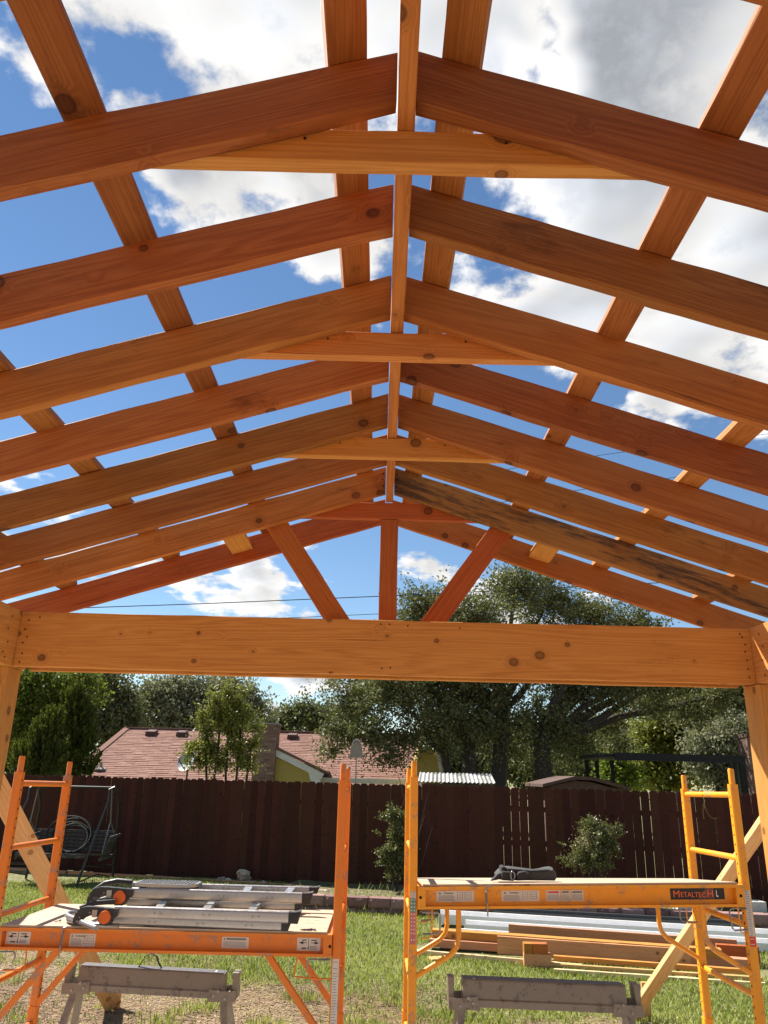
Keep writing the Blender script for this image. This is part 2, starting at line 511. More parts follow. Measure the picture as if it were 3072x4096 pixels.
class MB:
    """collects shapes into one mesh"""
    def __init__(self):
        self.v = []
        self.f = []
        self.t = []
        self.tint = 0.

    def add(self, vs, fs):
        o = len(self.v)
        self.v += [tuple(x) for x in vs]
        self.t += [self.tint]*len(vs)
        self.f += [tuple(i+o for i in f) for f in fs]

    def box(self, lo, hi, M4=None):
        (a, b_, c_), (d, e, f_) = lo, hi
        vs = [Vector(p) for p in ((a, b_, c_), (d, b_, c_), (d, e, c_), (a, e, c_), (a, b_, f_), (d, b_, f_), (d, e, f_), (a, e, f_))]
        if M4 is not None:
            vs = [M4 @ v for v in vs]
        self.add(vs, [(3, 2, 1, 0), (4, 5, 6, 7), (0, 1, 5, 4), (1, 2, 6, 5), (2, 3, 7, 6), (3, 0, 4, 7)])
        return self

    def hexa(self, p):          # eight corners: bottom four then top four, each counter-clockwise
        self.add(p, [(3, 2, 1, 0), (4, 5, 6, 7), (0, 1, 5, 4), (1, 2, 6, 5), (2, 3, 7, 6), (3, 0, 4, 7)])
        return self

    def bar(self, p, q, w, h, upv=(0, 0, 1), roll=0.):
        p, q = Vector(p), Vector(q)
        x = (q-p).normalized()
        z = Vector(upv) - x*x.dot(Vector(upv))
        z.normalize()
        y = z.cross(x)
        c = min(w, h)*.12
        prof = [(-w/2+c, -h/2), (w/2-c, -h/2), (w/2, -h/2+c), (w/2, h/2-c), (w/2-c, h/2), (-w/2+c, h/2), (-w/2, h/2-c), (-w/2, -h/2+c)]
        vs = [p+y*a+z*b_ for a, b_ in prof]+[q+y*a+z*b_ for a, b_ in prof]
        fs = [(i, (i+1) % 8, 8+(i+1) % 8, 8+i) for i in range(8)]+[tuple(range(7, -1, -1)), tuple(range(8, 16))]
        self.add(vs, fs)
        return self

    def tube(self, pts, r, seg=8, close=False):
        pts = [Vector(p) for p in pts]
        n = len(pts)
        rs = r if isinstance(r, (list, tuple)) else [r]*n
        vs, fs = [], []
        prev = None
        for i, p in enumerate(pts):
            if close:
                tdir = pts[(i+1) % n]-pts[i-1]
            else:
                tdir = pts[min(i+1, n-1)]-pts[max(i-1, 0)]
            tdir.normalize()
            if prev is None:
                a = Vector((0, 0, 1)) if abs(tdir.z) < .9 else Vector((1, 0, 0))
                u = tdir.cross(a).normalized()
            else:
                u = (prev-tdir*tdir.dot(prev)).normalized()
            prev = u
            v_ = tdir.cross(u)
            for k_ in range(seg):
                an = 2*math.pi*k_/seg
                vs.append(p+(u*math.cos(an)+v_*math.sin(an))*rs[i])
        for i in range(n if close else n-1):
            j = (i+1) % n
            for k_ in range(seg):
                k2 = (k_+1) % seg
                fs.append((i*seg+k_, i*seg+k2, j*seg+k2, j*seg+k_))
        if not close:
            fs.append(tuple(range(seg-1, -1, -1)))
            fs.append(tuple((n-1)*seg+k_ for k_ in range(seg)))
        self.add(vs, fs)
        return self

    def prism(self, poly, off):     # polygon extruded by a vector
        n = len(poly)
        poly = [Vector(p) for p in poly]
        off = Vector(off)
        self.add(poly+[p+off for p in poly], [tuple(range(n-1, -1, -1)), tuple(range(n, 2*n))]+[(i, (i+1) % n, n+(i+1) % n, n+i) for i in range(n)])
        return self

    def lump(self, c, r, seed=0, sub=2, rough=.25):
        import bmesh
        bm = bmesh.new()
        bmesh.ops.create_icosphere(bm, subdivisions=sub, radius=1.)
        vs = []
        for v in bm.verts:
            k_ = 1.+rough*(noise.noise(v.co*1.4+Vector((seed*3.7, seed, 0)))*1.3+.5*noise.noise(v.co*3.1+Vector((seed, seed*2.1, 5))))
            vs.append((c[0]+v.co.x*r[0]*k_, c[1]+v.co.y*r[1]*k_, c[2]+v.co.z*r[2]*k_))
        fs = [tuple(v.index for v in f.verts) for f in bm.faces]
        bm.free()
        self.add(vs, fs)
        return self

    def build(self, name, mat, parent=None, smooth=False, M4=None, center=True):
        me = bpy.data.meshes.new(name)
        vs = np.array(self.v, float)
        if M4 is None and center and parent is None and len(vs):
            c = (vs.min(0)+vs.max(0))/2
            c[2] = vs[:, 2].min()
            vs = vs-c
            M4 = Matrix.Translation(c)
        me.from_pydata([tuple(v) for v in vs], [], self.f)
        me.update()
        at_ = me.attributes.new('tint', 'FLOAT', 'POINT')
        at_.data.foreach_set('value', np.array(self.t, np.float32))
        if smooth:
            me.polygons.foreach_set('use_smooth', [True]*len(me.polygons))
            me.set_sharp_from_angle(angle=R(40))
        me.materials.append(M[mat] if isinstance(mat, str) else mat)
        o = bpy.data.objects.new(name, me)
        if M4 is not None:
            o.matrix_basis = M4
        link(o, parent)
        WM[o.name] = (M4 if M4 is not None else Matrix.Identity(4))
        return o


def board(name, p0, p1, w, t, mat, parent=None, wdir=(0, 0, 1), cut0=0., cut1=0., rough=.0009, bow=0.):
    """sawn timber: length p0-p1 (axis of the piece), width w along wdir, thickness t; ends cut on a slope"""
    p0, p1 = Vector(p0), Vector(p1)
    x = p1-p0
    L = x.length
    x.normalize()
    z = Vector(wdir)-x*x.dot(Vector(wdir))
    z.normalize()
    y = z.cross(x)
    M4 = Matrix((x, y, z)).transposed().to_4x4()
    M4.translation = p0
    c = .0028
    a, b_ = t/2, w/2
    prof = [(-a+c, -b_), (a-c, -b_), (a, -b_+c), (a, b_-c), (a-c, b_), (-a+c, b_), (-a, b_-c), (-a, -b_+c)]
    n = max(2, int(L/.16))
    vs, fs = [], []
    for i in range(n+1):
        s = i/n
        for (py, pz) in prof:
            px = s*L + (1-s)*cut0*pz + s*cut1*pz
            jy, jz = random.gauss(0, rough), random.gauss(0, rough)
            vs.append((px, py+jy, pz+jz+bow*4*s*(1-s)))
    for i in range(n):
        for k_ in range(8):
            k2 = (k_+1) % 8
            fs.append((i*8+k_, i*8+k2, (i+1)*8+k2, (i+1)*8+k_))
    fs.append(tuple(range(7, -1, -1)))
    fs.append(tuple(n*8+k_ for k_ in range(8)))
    me = bpy.data.meshes.new(name)
    me.from_pydata(vs, [], fs)
    me.update()
    me.materials.append(M[mat])
    o = bpy.data.objects.new(name, me)
    o.matrix_basis = M4
    link(o, parent)
    WM[o.name] = M4
    return o


def screw_heads(pts, nrm, parent, r=.004):
    mb = MB()
    for p in pts:
        p = Vector(p)
        mb.tube([p, p+Vector(nrm)*.002], r, 6)
    return tag(mb.build('screw_heads', 'hole', parent), None, None, None, 'stuff')


def text_obj(body, size, mat, parent, origin, right, upv, align='LEFT', ext=.0006, name='lettering', sx=1.):
    cu = bpy.data.curves.new(name, 'FONT')
    cu.body = body
    cu.size = size
    cu.align_x = align
    cu.extrude = ext
    cu.resolution_u = 2
    tmp = bpy.data.objects.new('tmp', cu)
    col.objects.link(tmp)
    me = bpy.data.meshes.new_from_object(tmp.evaluated_get(bpy.context.evaluated_depsgraph_get()))
    bpy.data.objects.remove(tmp)
    me.name = name
    me.materials.clear()
    me.materials.append(M[mat])
    x = Vector(right).normalized()
    y = Vector(upv).normalized()
    z = x.cross(y)
    M4 = Matrix((x*sx, y, z)).transposed().to_4x4()
    M4.translation = Vector(origin)
    o = bpy.data.objects.new(name, me)
    o.matrix_basis = M4
    link(o, parent)
    WM[o.name] = M4
    return o


def quads(name, ctr, nrm_u, nrm_v, tint, mat, parent=None, tri=False, kind=None, local=True):
    """many small rhombic leaves / blades at once (numpy)"""
    n = len(ctr)
    o0 = ctr.mean(0) if (parent is None and local) else np.zeros(3)
    c = ctr-o0
    v = np.empty((n, 4, 3))
    v[:, 0] = c-nrm_u
    v[:, 1] = c-nrm_v
    v[:, 2] = c+nrm_u
    v[:, 3] = c+nrm_v
    me = bpy.data.meshes.new(name)
    me.vertices.add(n*4)
    me.vertices.foreach_set('co', v.reshape(-1))
    me.loops.add(n*4)
    me.loops.foreach_set('vertex_index', np.arange(n*4, dtype=np.int32))
    me.polygons.add(n)
    me.polygons.foreach_set('loop_start', np.arange(0, n*4, 4, dtype=np.int32))
    at_ = me.attributes.new('tint', 'FLOAT', 'POINT')
    at_.data.foreach_set('value', np.repeat(tint, 4).astype(np.float32))
    me.update(calc_edges=True)
    me.materials.append(M[mat])
    o = bpy.data.objects.new(name, me)
    M4 = Matrix.Translation(o0)
    o.matrix_basis = M4
    link(o, parent)
    WM[o.name] = M4
    if kind:
        o['kind'] = kind
    return o


def unit(n):
    a = rng.normal(size=(n, 3))
    return a/np.linalg.norm(a, axis=1)[:, None]


def foliage(ells, twigs, per, size, twig_r, shell=.55, droop=0., ragged=.16):
    """leaf positions: leaves cluster on twigs, twigs spread through ellipsoids"""
    out = []
    vol = np.array([e[1][0]*e[1][1]*e[1][2] for e in ells])**.72
    num = np.maximum(1, (twigs*vol/vol.sum())).astype(int)
    for (c, r), k_ in zip(ells, num):
        d = unit(k_)
        rad = (shell+(1-shell)*rng.random(k_))**.8
        rad *= 1.+ragged*rng.normal(size=k_)
        p = np.array(c)+d*rad[:, None]*np.array(r)
        tw = np.repeat(p, per, 0)
        ax = np.repeat(d+.5*unit(k_)+np.array((0, 0, -droop)), per, 0)
        s = rng.normal(size=(len(tw), 1))
        tw = tw+ax*s*twig_r*.9+rng.normal(size=tw.shape)*twig_r*.42
        out.append(tw)
    p = np.concatenate(out)
    n = len(p)
    u = unit(n)
    u2 = np.cross(u, unit(n))
    u2 /= np.linalg.norm(u2, axis=1)[:, None]+1e-9
    sz = size*(.6+.8*rng.random((n, 1)))
    return p, u*sz, u2*sz*.55, np.clip(rng.beta(2, 3.0, n), 0, 1)


def limb(mb, p, q, r0, r1, wob=.12, n=7, seed=0):
    p, q = Vector(p), Vector(q)
    L = (q-p).length
    pts, rs = [], []
    for i in range(n):
        s = i/(n-1)
        o_ = Vector((noise.noise(Vector((s*2.3, seed, 0))), noise.noise(Vector((s*2.3, seed, 9))), noise.noise(Vector((s*2.3, seed, 17)))*.5))*wob*L*math.sin(math.pi*min(1, s*1.1))
        pts.append(p.lerp(q, s)+o_)
        rs.append(r0+(r1-r0)*s)
    mb.tube(pts, rs, 8)


def tree(name, label, base, ells, trunk_r, leaf, twigs, per, size, twig_r, group=None, limbs=None, shell=.5, droop=0., stems=None):
    root = thing(name, base, label, 'tree', group)
    mb = MB()
    base = Vector(base)
    big = sorted(ells, key=lambda e: -e[1][0])[:limbs or 8]
    stems = stems or [(base, Vector((base.x, base.y, base.z+(min(e[0][2] for e in ells)-base.z)*.75+.1)), trunk_r)]
    for i, (a, b_, r_) in enumerate(stems):
        limb(mb, a, b_, r_, r_*.75, .06, 7, i*3.1+base.x)
    for i, e in enumerate(big):
        j = min(range(len(stems)), key=lambda q: (Vector(stems[q][1])-Vector(e[0])).length)
        limb(mb, stems[j][1], e[0], stems[j][2]*.55, stems[j][2]*.12, .14, 8, i*5.3+base.y)
    mb.build('trunk', 'stub', root, True)
    p, u, v, ti = foliage(ells, twigs, per, size, twig_r, shell, droop)
    quads('crown', p, u, v, ti, leaf, root)
    return root


# ------------------------------------------------------------------ terrain
def fence_y(x):
    return 15.0-.25*x


def wall_y(x):
    return 13.0-.125*x


def ground_z(x, y):
    wy, fy = wall_y(x), fence_y(x)
    z = .018*noise.noise(Vector((x*.8, y*.8, 0)))+.008*noise.noise(Vector((x*3.1, y*3.1, 4)))
    if y > fy+.3:
        z += .1-1.0*min(1, max(0, (y-fy-.3)/5.))
    elif x > -1.6:
        s = min(1, max(0, (y-wy-.06)/.10))
        z += .17*s*min(1, (x+1.6)/.1) if y > wy else 0
    else:
        z += .10*min(1, max(0, (y-fy+1.2)/.5))
    return z


def axis(lo, hi, step, far):
    a = list(np.arange(lo, hi+1e-6, step))
    g, s = [], step
    p = hi
    while p < far:
        s *= 1.5
        p += s
        g.append(p)
    l_, s, p = [], step, lo
    while p > -far:
        s *= 1.5
        p -= s
        l_.append(p)
    return l_[::-1]+a+g


xs, ys = axis(-9, 9, .2, 500), axis(2, 18, .1, 600)
vs = [(x, y, ground_z(x, y)) for y in ys for x in xs]
nx = len(xs)
me = bpy.data.meshes.new('ground')
me.from_pydata(vs, [], [(j*nx+i, j*nx+i+1, (j+1)*nx+i+1, (j+1)*nx+i) for j in range(len(ys)-1) for i in range(nx-1)])
me.polygons.foreach_set('use_smooth', [True]*len(me.polygons))
me.materials.append(M['ground'])
go = bpy.data.objects.new('ground', me)
col.objects.link(go)
tag(go, 'back yard of patchy lawn and bare tan soil', 'ground', kind='structure')


def grassiness(x, y):
    n_ = noise.fractal(Vector((x*.7+4, y*.7, 1.3)), 1., 2., 4)
    n2_ = noise.noise(Vector((x*2.6, y*2.6, 7.)))
    e = y+.42*x+1.9*n_+.8*n2_
    g_ = min(1, max(0, (e-7.7)/1.4))
    # worn patch on the walk between the scaffolds
    g_ *= 1-.85*math.exp(-((x-.3)/.55)**2-((y-8.3)/.7)**2)
    return g_


def blades(count, lo, hi, fn, h, wd, mat, name, label, flat=False, cat='grass'):
    px = lo[0]+(hi[0]-lo[0])*rng.random(count)
    # denser near the viewer so that the cover looks even in the picture
    py = lo[1]+(hi[1]-lo[1])*rng.random(count)**1.25
    keep, zz = [], []
    for i in range(count):
        pr = fn(px[i], py[i])
        if pr > 0 and rng.random() < pr:
            keep.append(i)
            zz.append(ground_z(px[i], py[i]))
    px, py, zz = px[keep], py[keep], np.array(zz)
    n_ = len(px)
    an = rng.random(n_)*2*np.pi
    hh = h*(.45+.9*rng.random(n_))
    if flat:
        d = np.stack([np.cos(an), np.sin(an), .12*rng.random(n_)], 1)*hh[:, None]
    else:
        le = .35+.5*rng.random(n_)
        d = np.stack([np.cos(an)*le, np.sin(an)*le, np.ones(n_)], 1)*hh[:, None]
    s = np.stack([-np.sin(an), np.cos(an), 0*an], 1)*wd*(.6+.8*rng.random((n_, 1)))
    base = np.stack([px, py, zz+.004], 1)
    ctr = base+d*.5
    ti = np.clip(rng.beta(2, 3, n_)+.15*np.sin(px*1.7+py*2.1), 0, 1)
    o = quads(name, ctr, d*.5, s, ti, mat)
    return tag(o, label, cat, kind='stuff')


def covered(x, y):
    """under the timber and the metal trim no blades stand up"""
    for (xa, ya, xb, yb, lo, hi) in ((.84, 11.88, 5.03, 11.07, -.16, .5), (.45, 10.40, 4.6, 9.45, -.03, .52)):
        if x > xa:
            d = y-(ya+(yb-ya)*(x-xa)/(xb-xa))
            if lo < d < hi:
                return True
    return False


def lawn_fn(x, y):
    if covered(x, y):
        return 0.
    if y > wall_y(x)-.05 and x > -1.6:
        return 0.
    if y > fence_y(x)-.1:
        return 0.
    return .04+.96*grassiness(x, y)


blades(330000, (-7.5, 6.6), (7.5, 15.5), lawn_fn, .044, .0052, 'grass', 'lawn_grass', 'green lawn growing between the scaffolds and the fence')
blades(150000, (-6., 6.4), (6.5, 12.), lambda x, y: (1-.92*grassiness(x, y))*(0. if covered(x, y) else 1.), .075, .0055, 'straw', 'dry_straw', 'dry trampled straw over the bare soil', True)


def tuft_fn(x, y):
    v_ = noise.noise(Vector((x*2.1, y*2.1, 21.)))
    return max(0, (v_-.18)*2.4)*(1-grassiness(x, y))


blades(150000, (-6., 6.4), (6.5, 9.6), tuft_fn, .08, .0045, 'grass', 'grass_tufts', 'scattered green tufts in the bare soil')
blades(22000, (-1.5, 12.0), (7.5, 15.2), lambda x, y: 1. if wall_y(x)+.2 < y < fence_y(x)-.1 else 0., .07, .006, 'mulch', 'mulch', 'brown mulch in the raised bed behind the block wall', True, 'mulch')
blades(9000, (-1.5, 12.0), (7.5, 14.2), lambda x, y: 1. if wall_y(x)-.1 < y < wall_y(x)+.0 else (.10 if wall_y(x)+.2 < y < fence_y(x) else 0), .13, .005, 'grass', 'bed_weeds', 'weeds along the foot of the block wall and in the bed')

# ------------------------------------------------------------------ unseen slab under the pavilion, added to bounce light onto the rafters
mb_ = MB().box((-3.2, .3, -.05), (3.2, 6.75, .004))
m, t, b = material('concrete')
ge = t.new('ShaderNodeNewGeometry').outputs['Position']
t.l.new(t.ramp(t.noise(ge, 3., 8., .65), [(.3, (.44, .40, .35)), (.7, (.60, .56, .50))]), b.inputs['Base Color'])
b.inputs['Roughness'].default_value = .85
M['concrete'] = m
tag(mb_.build('bounce_slab', 'concrete'), 'pale concrete slab added out of view to bounce light up at the pavilion', 'patio', kind='structure')

# ------------------------------------------------------------------ pavilion
H = 3.532           # top of the rafters at the ridge
SL = .322           # roof slope
CO = 1/math.sqrt(1+SL*SL)
RW, RT = .1397, .038
Y1, SP = 1.283, .4064
pav = thing('pavilion_frame', (0, 2., 0), 'unfinished gabled cedar pavilion frame with rafters, ridge board and purlins', 'pavilion')
VD = RW/CO
rafter_y = {k: Y1+(k-1)*SP for k in range(0, 8)}
rafter_y[8] = 4.219
rafter_y[-1] = Y1-2*SP
rmat = {8: ('cedar_red', 'cedar_red'), 7: ('cedar', 'cedar_stained'), 5: ('cedar', 'cedar'), 3: ('cedar', 'cedar_red')}
for k, ry in rafter_y.items():
    for sgn in (-1, 1):
        # axis of the rafter runs half a depth under its top edge
        o0, o1 = .0195+random.uniform(.0005, .0035), 2.12
        ax = Vector((sgn, 0, -SL))
        top0 = Vector((sgn*o0, ry+RT/2, H))
        top1 = Vector((sgn*o1, ry+RT/2, H-SL*(o1-o0)))
        n_ = Vector((sgn*SL, 0, 1)).normalized()
        c0 = top0-Vector((0, 0, VD/2))
        c1 = top1-Vector((0, 0, VD/2))
        # plumb cuts: shear by the slope
        ct = -SL
        mat = rmat.get(k, ('cedar', 'cedar'))[0 if sgn < 0 else 1]
        board('rafter', c0, c1, RW, RT, mat, pav, n_, ct, ct, .0015, random.uniform(-.004, .004))
RB = H-.187
board('ridge_board', (0, -.9, (H-.006+RB)/2), (0, 3.757, (H-.006+RB)/2), H-.006-RB, .0385, 'cedar', pav)
TIE = .188
for k in (1, 3, 5, 7):
    hh, tb = .090, .62
    mid_ = tb-hh/SL/2
    zc = H-TIE-hh/2
    board('collar_tie', (-mid_, rafter_y[k]+.0578, zc), (mid_, rafter_y[k]+.0578, zc), hh-.002, .038, 'cedar_red' if k == 7 else 'cedar_tie', pav, (0, 0, 1), 1/SL, -1/SL)
pz = .019/CO
for sgn, offs in ((-1, (.095, .652, 1.195, 1.76)), (1, (.082, .638, 1.175, 1.735))):
    for i, o_ in enumerate(offs):
        xc = o_+.0425
        z_ = H-SL*(xc-.0195)+pz+.001
        board('purlin', (sgn*xc, -.9, z_), (sgn*xc, 4.262 if i else 4.255, z_), .089, .038, 'cedar', pav, (1, 0, -SL*sgn))
# nailing blocks between the last two rafter pairs
for sgn, xc in ((-1, .835), (1, .865)):
    z_ = H-SL*(xc-.0195)-VD*.42
    board('nailing_block', (sgn*xc, rafter_y[7]+.0385, z_), (sgn*xc, rafter_y[8]-.0005, z_), .120, .036, 'cedar_tie', pav, (1, 0, -SL*sgn))
# tie beam of two plies with packers, posts, side beams
BT, BB, BY = 2.708, 2.447, 3.660
XL, XR = -1.7586, 1.7444
zc = (BT+BB)/2
board('tie_beam', (XL+.001, BY+.019, zc), (XR-.001, BY+.019, zc), BT-BB, .038, 'cedar_beam', pav)
board('tie_beam', (XL+.03, BY+.14, zc-.004), (XR-.03, BY+.14, zc-.004), BT-BB, .038, 'cedar_beam', pav)
for xa, xb in ((-1.75, -1.62), (-.09, .0), (1.60, 1.735)):
    board('packer', (xa, BY+.0795, zc), (xb, BY+.0795, zc), BT-BB-.012, .081, 'cedar', pav)
screw_heads([(XL+dx, BY-.0005, BB+dz) for dx, dz in ((.03, .02), (.035, .06), (.03, .11), (.045, .14), (.03, .175), (.04, .22), (.09, .235))] +
            [(XR-dx, BY-.0005, BB+dz) for dx, dz in ((.03, .03), (.03, .07), (.03, .11), (.035, .15), (.03, .185), (.04, .22), (.05, .235))] +
            [(x, BY-.0005, z_) for x, z_ in ((-.02, BB+.03), (.02, BB+.034), (-.03, BT-.02), (.012, BT-.02), (.35, BT-.03), (.1, BT-.025))], (0, -1, 0), pav)
for sgn, xf in ((-1, XL), (1, XR)):
    xi = xf+sgn*.0195
    board('side_beam', (xi, -.9, zc), (xi, 3.80, zc), BT-BB+.004, .038, 'cedar_beam', pav)
    board('side_beam', (xi+sgn*.20, -.9, zc+.03), (xi+sgn*.20, 3.80, zc+.03), BT-BB, .038, 'cedar_beam', pav)
    px = (-1.765 if sgn < 0 else 1.735)+sgn*.075
    board('post', (px, 3.705, 0.), (px, 3.705, BB-.005), .15, .15, 'cedar_beam', pav, (0, 1, 0))
    for yy in (-.6,):
        board('post', (px, yy, 0.), (px, yy, BB-.005), .15, .15, 'cedar_beam', pav, (0, 1, 0))
    screw_heads([(xf-sgn*.0008, 3.6-a, BB+b_) for a, b_ in ((.03, .22), (.05, .16), (.03, .10), (.06, .05), (.035, .03))], (-sgn, 0, 0), pav)
# gable struts standing on the tie beam
GY = rafter_y[7]+RT+.020
board('king_post', (.0025, GY, BT+.001), (.0025, GY, H-TIE-.092), .089, .038, 'cedar_red', pav, (1, 0, 0))
for (xb, xt_, zt_) in ((-.237, -.60, 3.245), (.219, .60, 3.245)):
    sh = (xt_-xb)/(zt_-BT)
    L_ = math.hypot(xt_-xb, zt_-BT)
    # ends cut level with the beam
    board('gable_strut', (xb, GY, BT+.001), (xt_, GY, zt_), .108, .038, 'cedar_red', pav, (1, 0, 0), sh, sh)

for sgn in (-1, 1):
    screw_heads([(sgn*a, rafter_y[7]-.0008, H-SL*a-b_) for a, b_ in ((.035, .03), (.04, .06), (.035, .10), (.06, .12))], (0, -1, 0), pav, .0045)
    for k in (1, 3, 5):
        screw_heads([(sgn*a, rafter_y[k]+.0380, H-TIE-b_) for a, b_ in ((.33, .05), (.38, .066), (.22, .03))], (0, -1, 0), pav, .0035)

# temporary braces from the posts to stakes in the lawn
for (pt, Yt, pb, ps, bw, bt, tw_, lab) in (((-24, 3120), 5.65, (440, 4000), (462, 4046), .14, .038, 0., 'wide pale pine brace staked to the lawn behind the orange scaffold'),
                                        ((3110, 3216), 6.0, (2552, 4030), (2590, 4090), .089, .065, .5, 'squared pale pine brace staked to the lawn behind the yellow scaffold')):
    gpt = ground_at(*ps)
    br = thing('temporary_brace', (gpt.x, gpt.y, 0), lab, 'brace', 'temporary braces')
    top = at(pt[0], pt[1], Yt)
    bot = at(pb[0], pb[1], gpt.y-.06)
    sg = -1 if gpt.x < 0 else 1
    dvec = (bot-top).normalized()
    view = (top.lerp(bot, .5)-CAM).normalized()
    w0 = dvec.cross(view).normalized()
    w1 = w0.cross(dvec).normalized()
    wd_ = w0*math.cos(tw_)+w1*math.sin(tw_)
    if wd_.z < 0:
        wd_ = -wd_
    board('brace_board', top-dvec*.55, bot+dvec*.10, bw, bt, 'pine', br, wd_)
    board('stake', (gpt.x+sg*.02, gpt.y+.06, -.12), (gpt.x+sg*.02, gpt.y+.05, .30), .07, .036, 'pine', br, (1, 0, 0))

# ------------------------------------------------------------------ fence, bed and wall
fen = thing('picket_fence', (0, fence_y(0), .08), 'dark brown stained dog-ear picket fence across the back of the yard', 'fence')
fdir = Vector((1, -.25, 0)).normalized()
fn = Vector((-.25, -1, 0)).normalized()           # towards the viewer
pick_mesh = []
for q in range(5):
    mb = MB()
    w_, h_, e_ = .140+.003*q/4, 1.755, .03
    poly = [(-w_/2, 0, 0), (w_/2, 0, 0), (w_/2, 0, h_-e_), (w_/2-e_, 0, h_), (-w_/2+e_, 0, h_), (-w_/2, 0, h_-e_)]
    mb.prism([Vector(p) for p in poly], (0, .016, 0))
    o = mb.build('picket', 'fence', None, False, Matrix.Identity(4))
    pick_mesh.append(o.data)
    bpy.data.objects.remove(o)
xx = -9.2
i = 0
while xx < 8.6:
    me_ = random.choice(pick_mesh)
    o = bpy.data.objects.new('picket', me_)
    p = Vector((xx*fdir.x, 15.0+xx*fdir.y, 0))+fn*random.uniform(0, .004)
    M4 = Matrix((fdir, -fn, Vector((0, 0, 1)))).transposed().to_4x4() @ Matrix.Rotation(random.gauss(0, .0035), 4, 'Y')
    M4.translation = Vector((p.x, p.y, .10+random.gauss(0, .007)))
    o.matrix_basis = M4
    link(o, fen)
    xx += .1425+(random.uniform(.0018, .0045) if xx > -.4 else random.uniform(.0002, .0022))
for zr in (.38, .95, 1.5):
    a_, b_ = Vector((-9.3*fdir.x, 15.0-9.3*fdir.y, zr))-fn*.036, Vector((8.7*fdir.x, 15.0+8.7*fdir.y, zr))-fn*.036
    board('rail', a_, b_, .085, .036, 'fence', fen)
for k in range(8):
    s_ = -9+2.44*k
    p = Vector((s_*fdir.x, 15.0+s_*fdir.y, 0))-fn*.10
    board('fence_post', (p.x, p.y, -.3), (p.x, p.y, 1.6), .089, .089, 'fence', fen, (0, 1, 0))

edg = thing('wooden_edging', (-4.8, 15.0, 0), 'low weathered timber edging along the fence behind the swing', 'edging')
for k in range(3):
    x0_ = -8.2+2.35*k
    p, q = Vector((x0_, fence_y(x0_)-.42, .075)), Vector((x0_+2.3, fence_y(x0_+2.3)-.42, .075))
    board('edging_board', p, q, .15, .045, 'cedar_old', edg)

# two courses of split-face blocks
wal = thing('retaining_wall', (2., wall_y(2.), 0), 'low retaining wall of rough pinkish concrete blocks along the lawn', 'wall')
wd = Vector((1, -.125, 0)).normalized()
wn = Vector((-.125, -1, 0)).normalized()
block_meshes = []
for q in range(7):
    mb = MB()
    L_, Dp, Hh = .335, .20, .148
    mb.tint = random.uniform(.15, .85)
    nx_, nz_ = 6, 4
    front = []
    for j in range(nz_+1):
        for i in range(nx_+1):
            ex = min(i, nx_-i)/1. if min(i, nx_-i) < 1 else 1
            ez = min(j, nz_-j)
            rr = .028*min(1, ex)*min(1, ez if j < nz_ else .55)+.010*noise.noise(Vector((i*.9+q*7, j*1.1, q)))
            front.append(((i/nx_-.5)*L_, -rr, j/nz_*Hh))
    o0_ = len(front)
    back = [((i/nx_-.5)*L_*.96, Dp, j/nz_*Hh) for j in (0, nz_) for i in (0, nx_)]
    fs = [(j*(nx_+1)+i, j*(nx_+1)+i+1, (j+1)*(nx_+1)+i+1, (j+1)*(nx_+1)+i) for j in range(nz_) for i in range(nx_)]
    top = [nz_*(nx_+1)+i for i in range(nx_+1)]
    fs.append(tuple(top)+(o0_+3, o0_+2))
    fs.append(tuple(reversed(range(nx_+1)))+(o0_, o0_+1))
    fs.append(tuple(j*(nx_+1) for j in range(nz_, -1, -1))+(o0_, o0_+2))
    fs.append(tuple(j*(nx_+1)+nx_ for j in range(nz_+1))+(o0_+3, o0_+1))
    mb.add(front+back, fs)
    o = mb.build('wall_block', 'block', None, False, Matrix.Identity(4))
    block_meshes.append(o.data)
    bpy.data.objects.remove(o)
for course in (0, 1):
    s_ = -1.5+(.17 if course else 0)
    while s_ < 7.2:
        o = bpy.data.objects.new('wall_block', random.choice(block_meshes))
        p = Vector((s_*wd.x, 13.0+s_*wd.y, 0))+wn*(.0 if course else .015)
        M4 = Matrix((wd, -wn, Vector((0, 0, 1)))).transposed().to_4x4() @ Matrix.Rotation(random.gauss(0, .012), 4, 'Z')
        M4.translation = Vector((p.x, p.y, (.076 if course else -.074)+random.gauss(0, .003)))
        o.matrix_basis = M4
        link(o, wal)
        s_ += .342+random.uniform(-.004, .008)

# rocks by the bed
def rock(x, y, rx, rz, label, seed, tint=.5, zb=0.):
    g = ground_at(x, y, zb)
    mb = MB()
    mb.tint = tint
    mb.lump((g.x, g.y, zb+rz*.75), (rx, rx*.8, rz), seed, 3, .42)
    return tag(mb.build('garden_rock', 'rock', None, False), label, 'rock', 'garden rocks')
rock(1290, 3604, .15, .10, 'large pale rock resting on the end of the block wall', 3, .55, .02)
rock(972, 3532, .13, .085, 'flat pinkish rock under the upper rock beside the iris', 5, .2, .09)
rock(884, 3530, .10, .05, 'low grey-pink stone left of the stacked rocks', 8, .15, .09)
rock(912, 3533, .06, .05, 'small pale stone just left of the stacked rocks', 9, .8, .09)
rock(1000, 3540, .12, .04, 'flat tan stone in front of the stacked rocks', 11, .7, .08)
rock(1050, 3542, .07, .045, 'small tan stone right of the stacked rocks', 13, .75, .08)
rock(1338, 3602, .05, .06, 'little upright white stone beside the large pale rock', 15, .95, .02)
g = ground_at(972, 3532, .09)
mb = MB(); mb.tint = .6
mb.lump((g.x, g.y, .09+.17), (.12, .09, .06), 21, 3, .4)
tag(mb.build('garden_rock', 'rock'), 'tan upper rock of the little stack before the fence', 'rock', 'garden rocks')

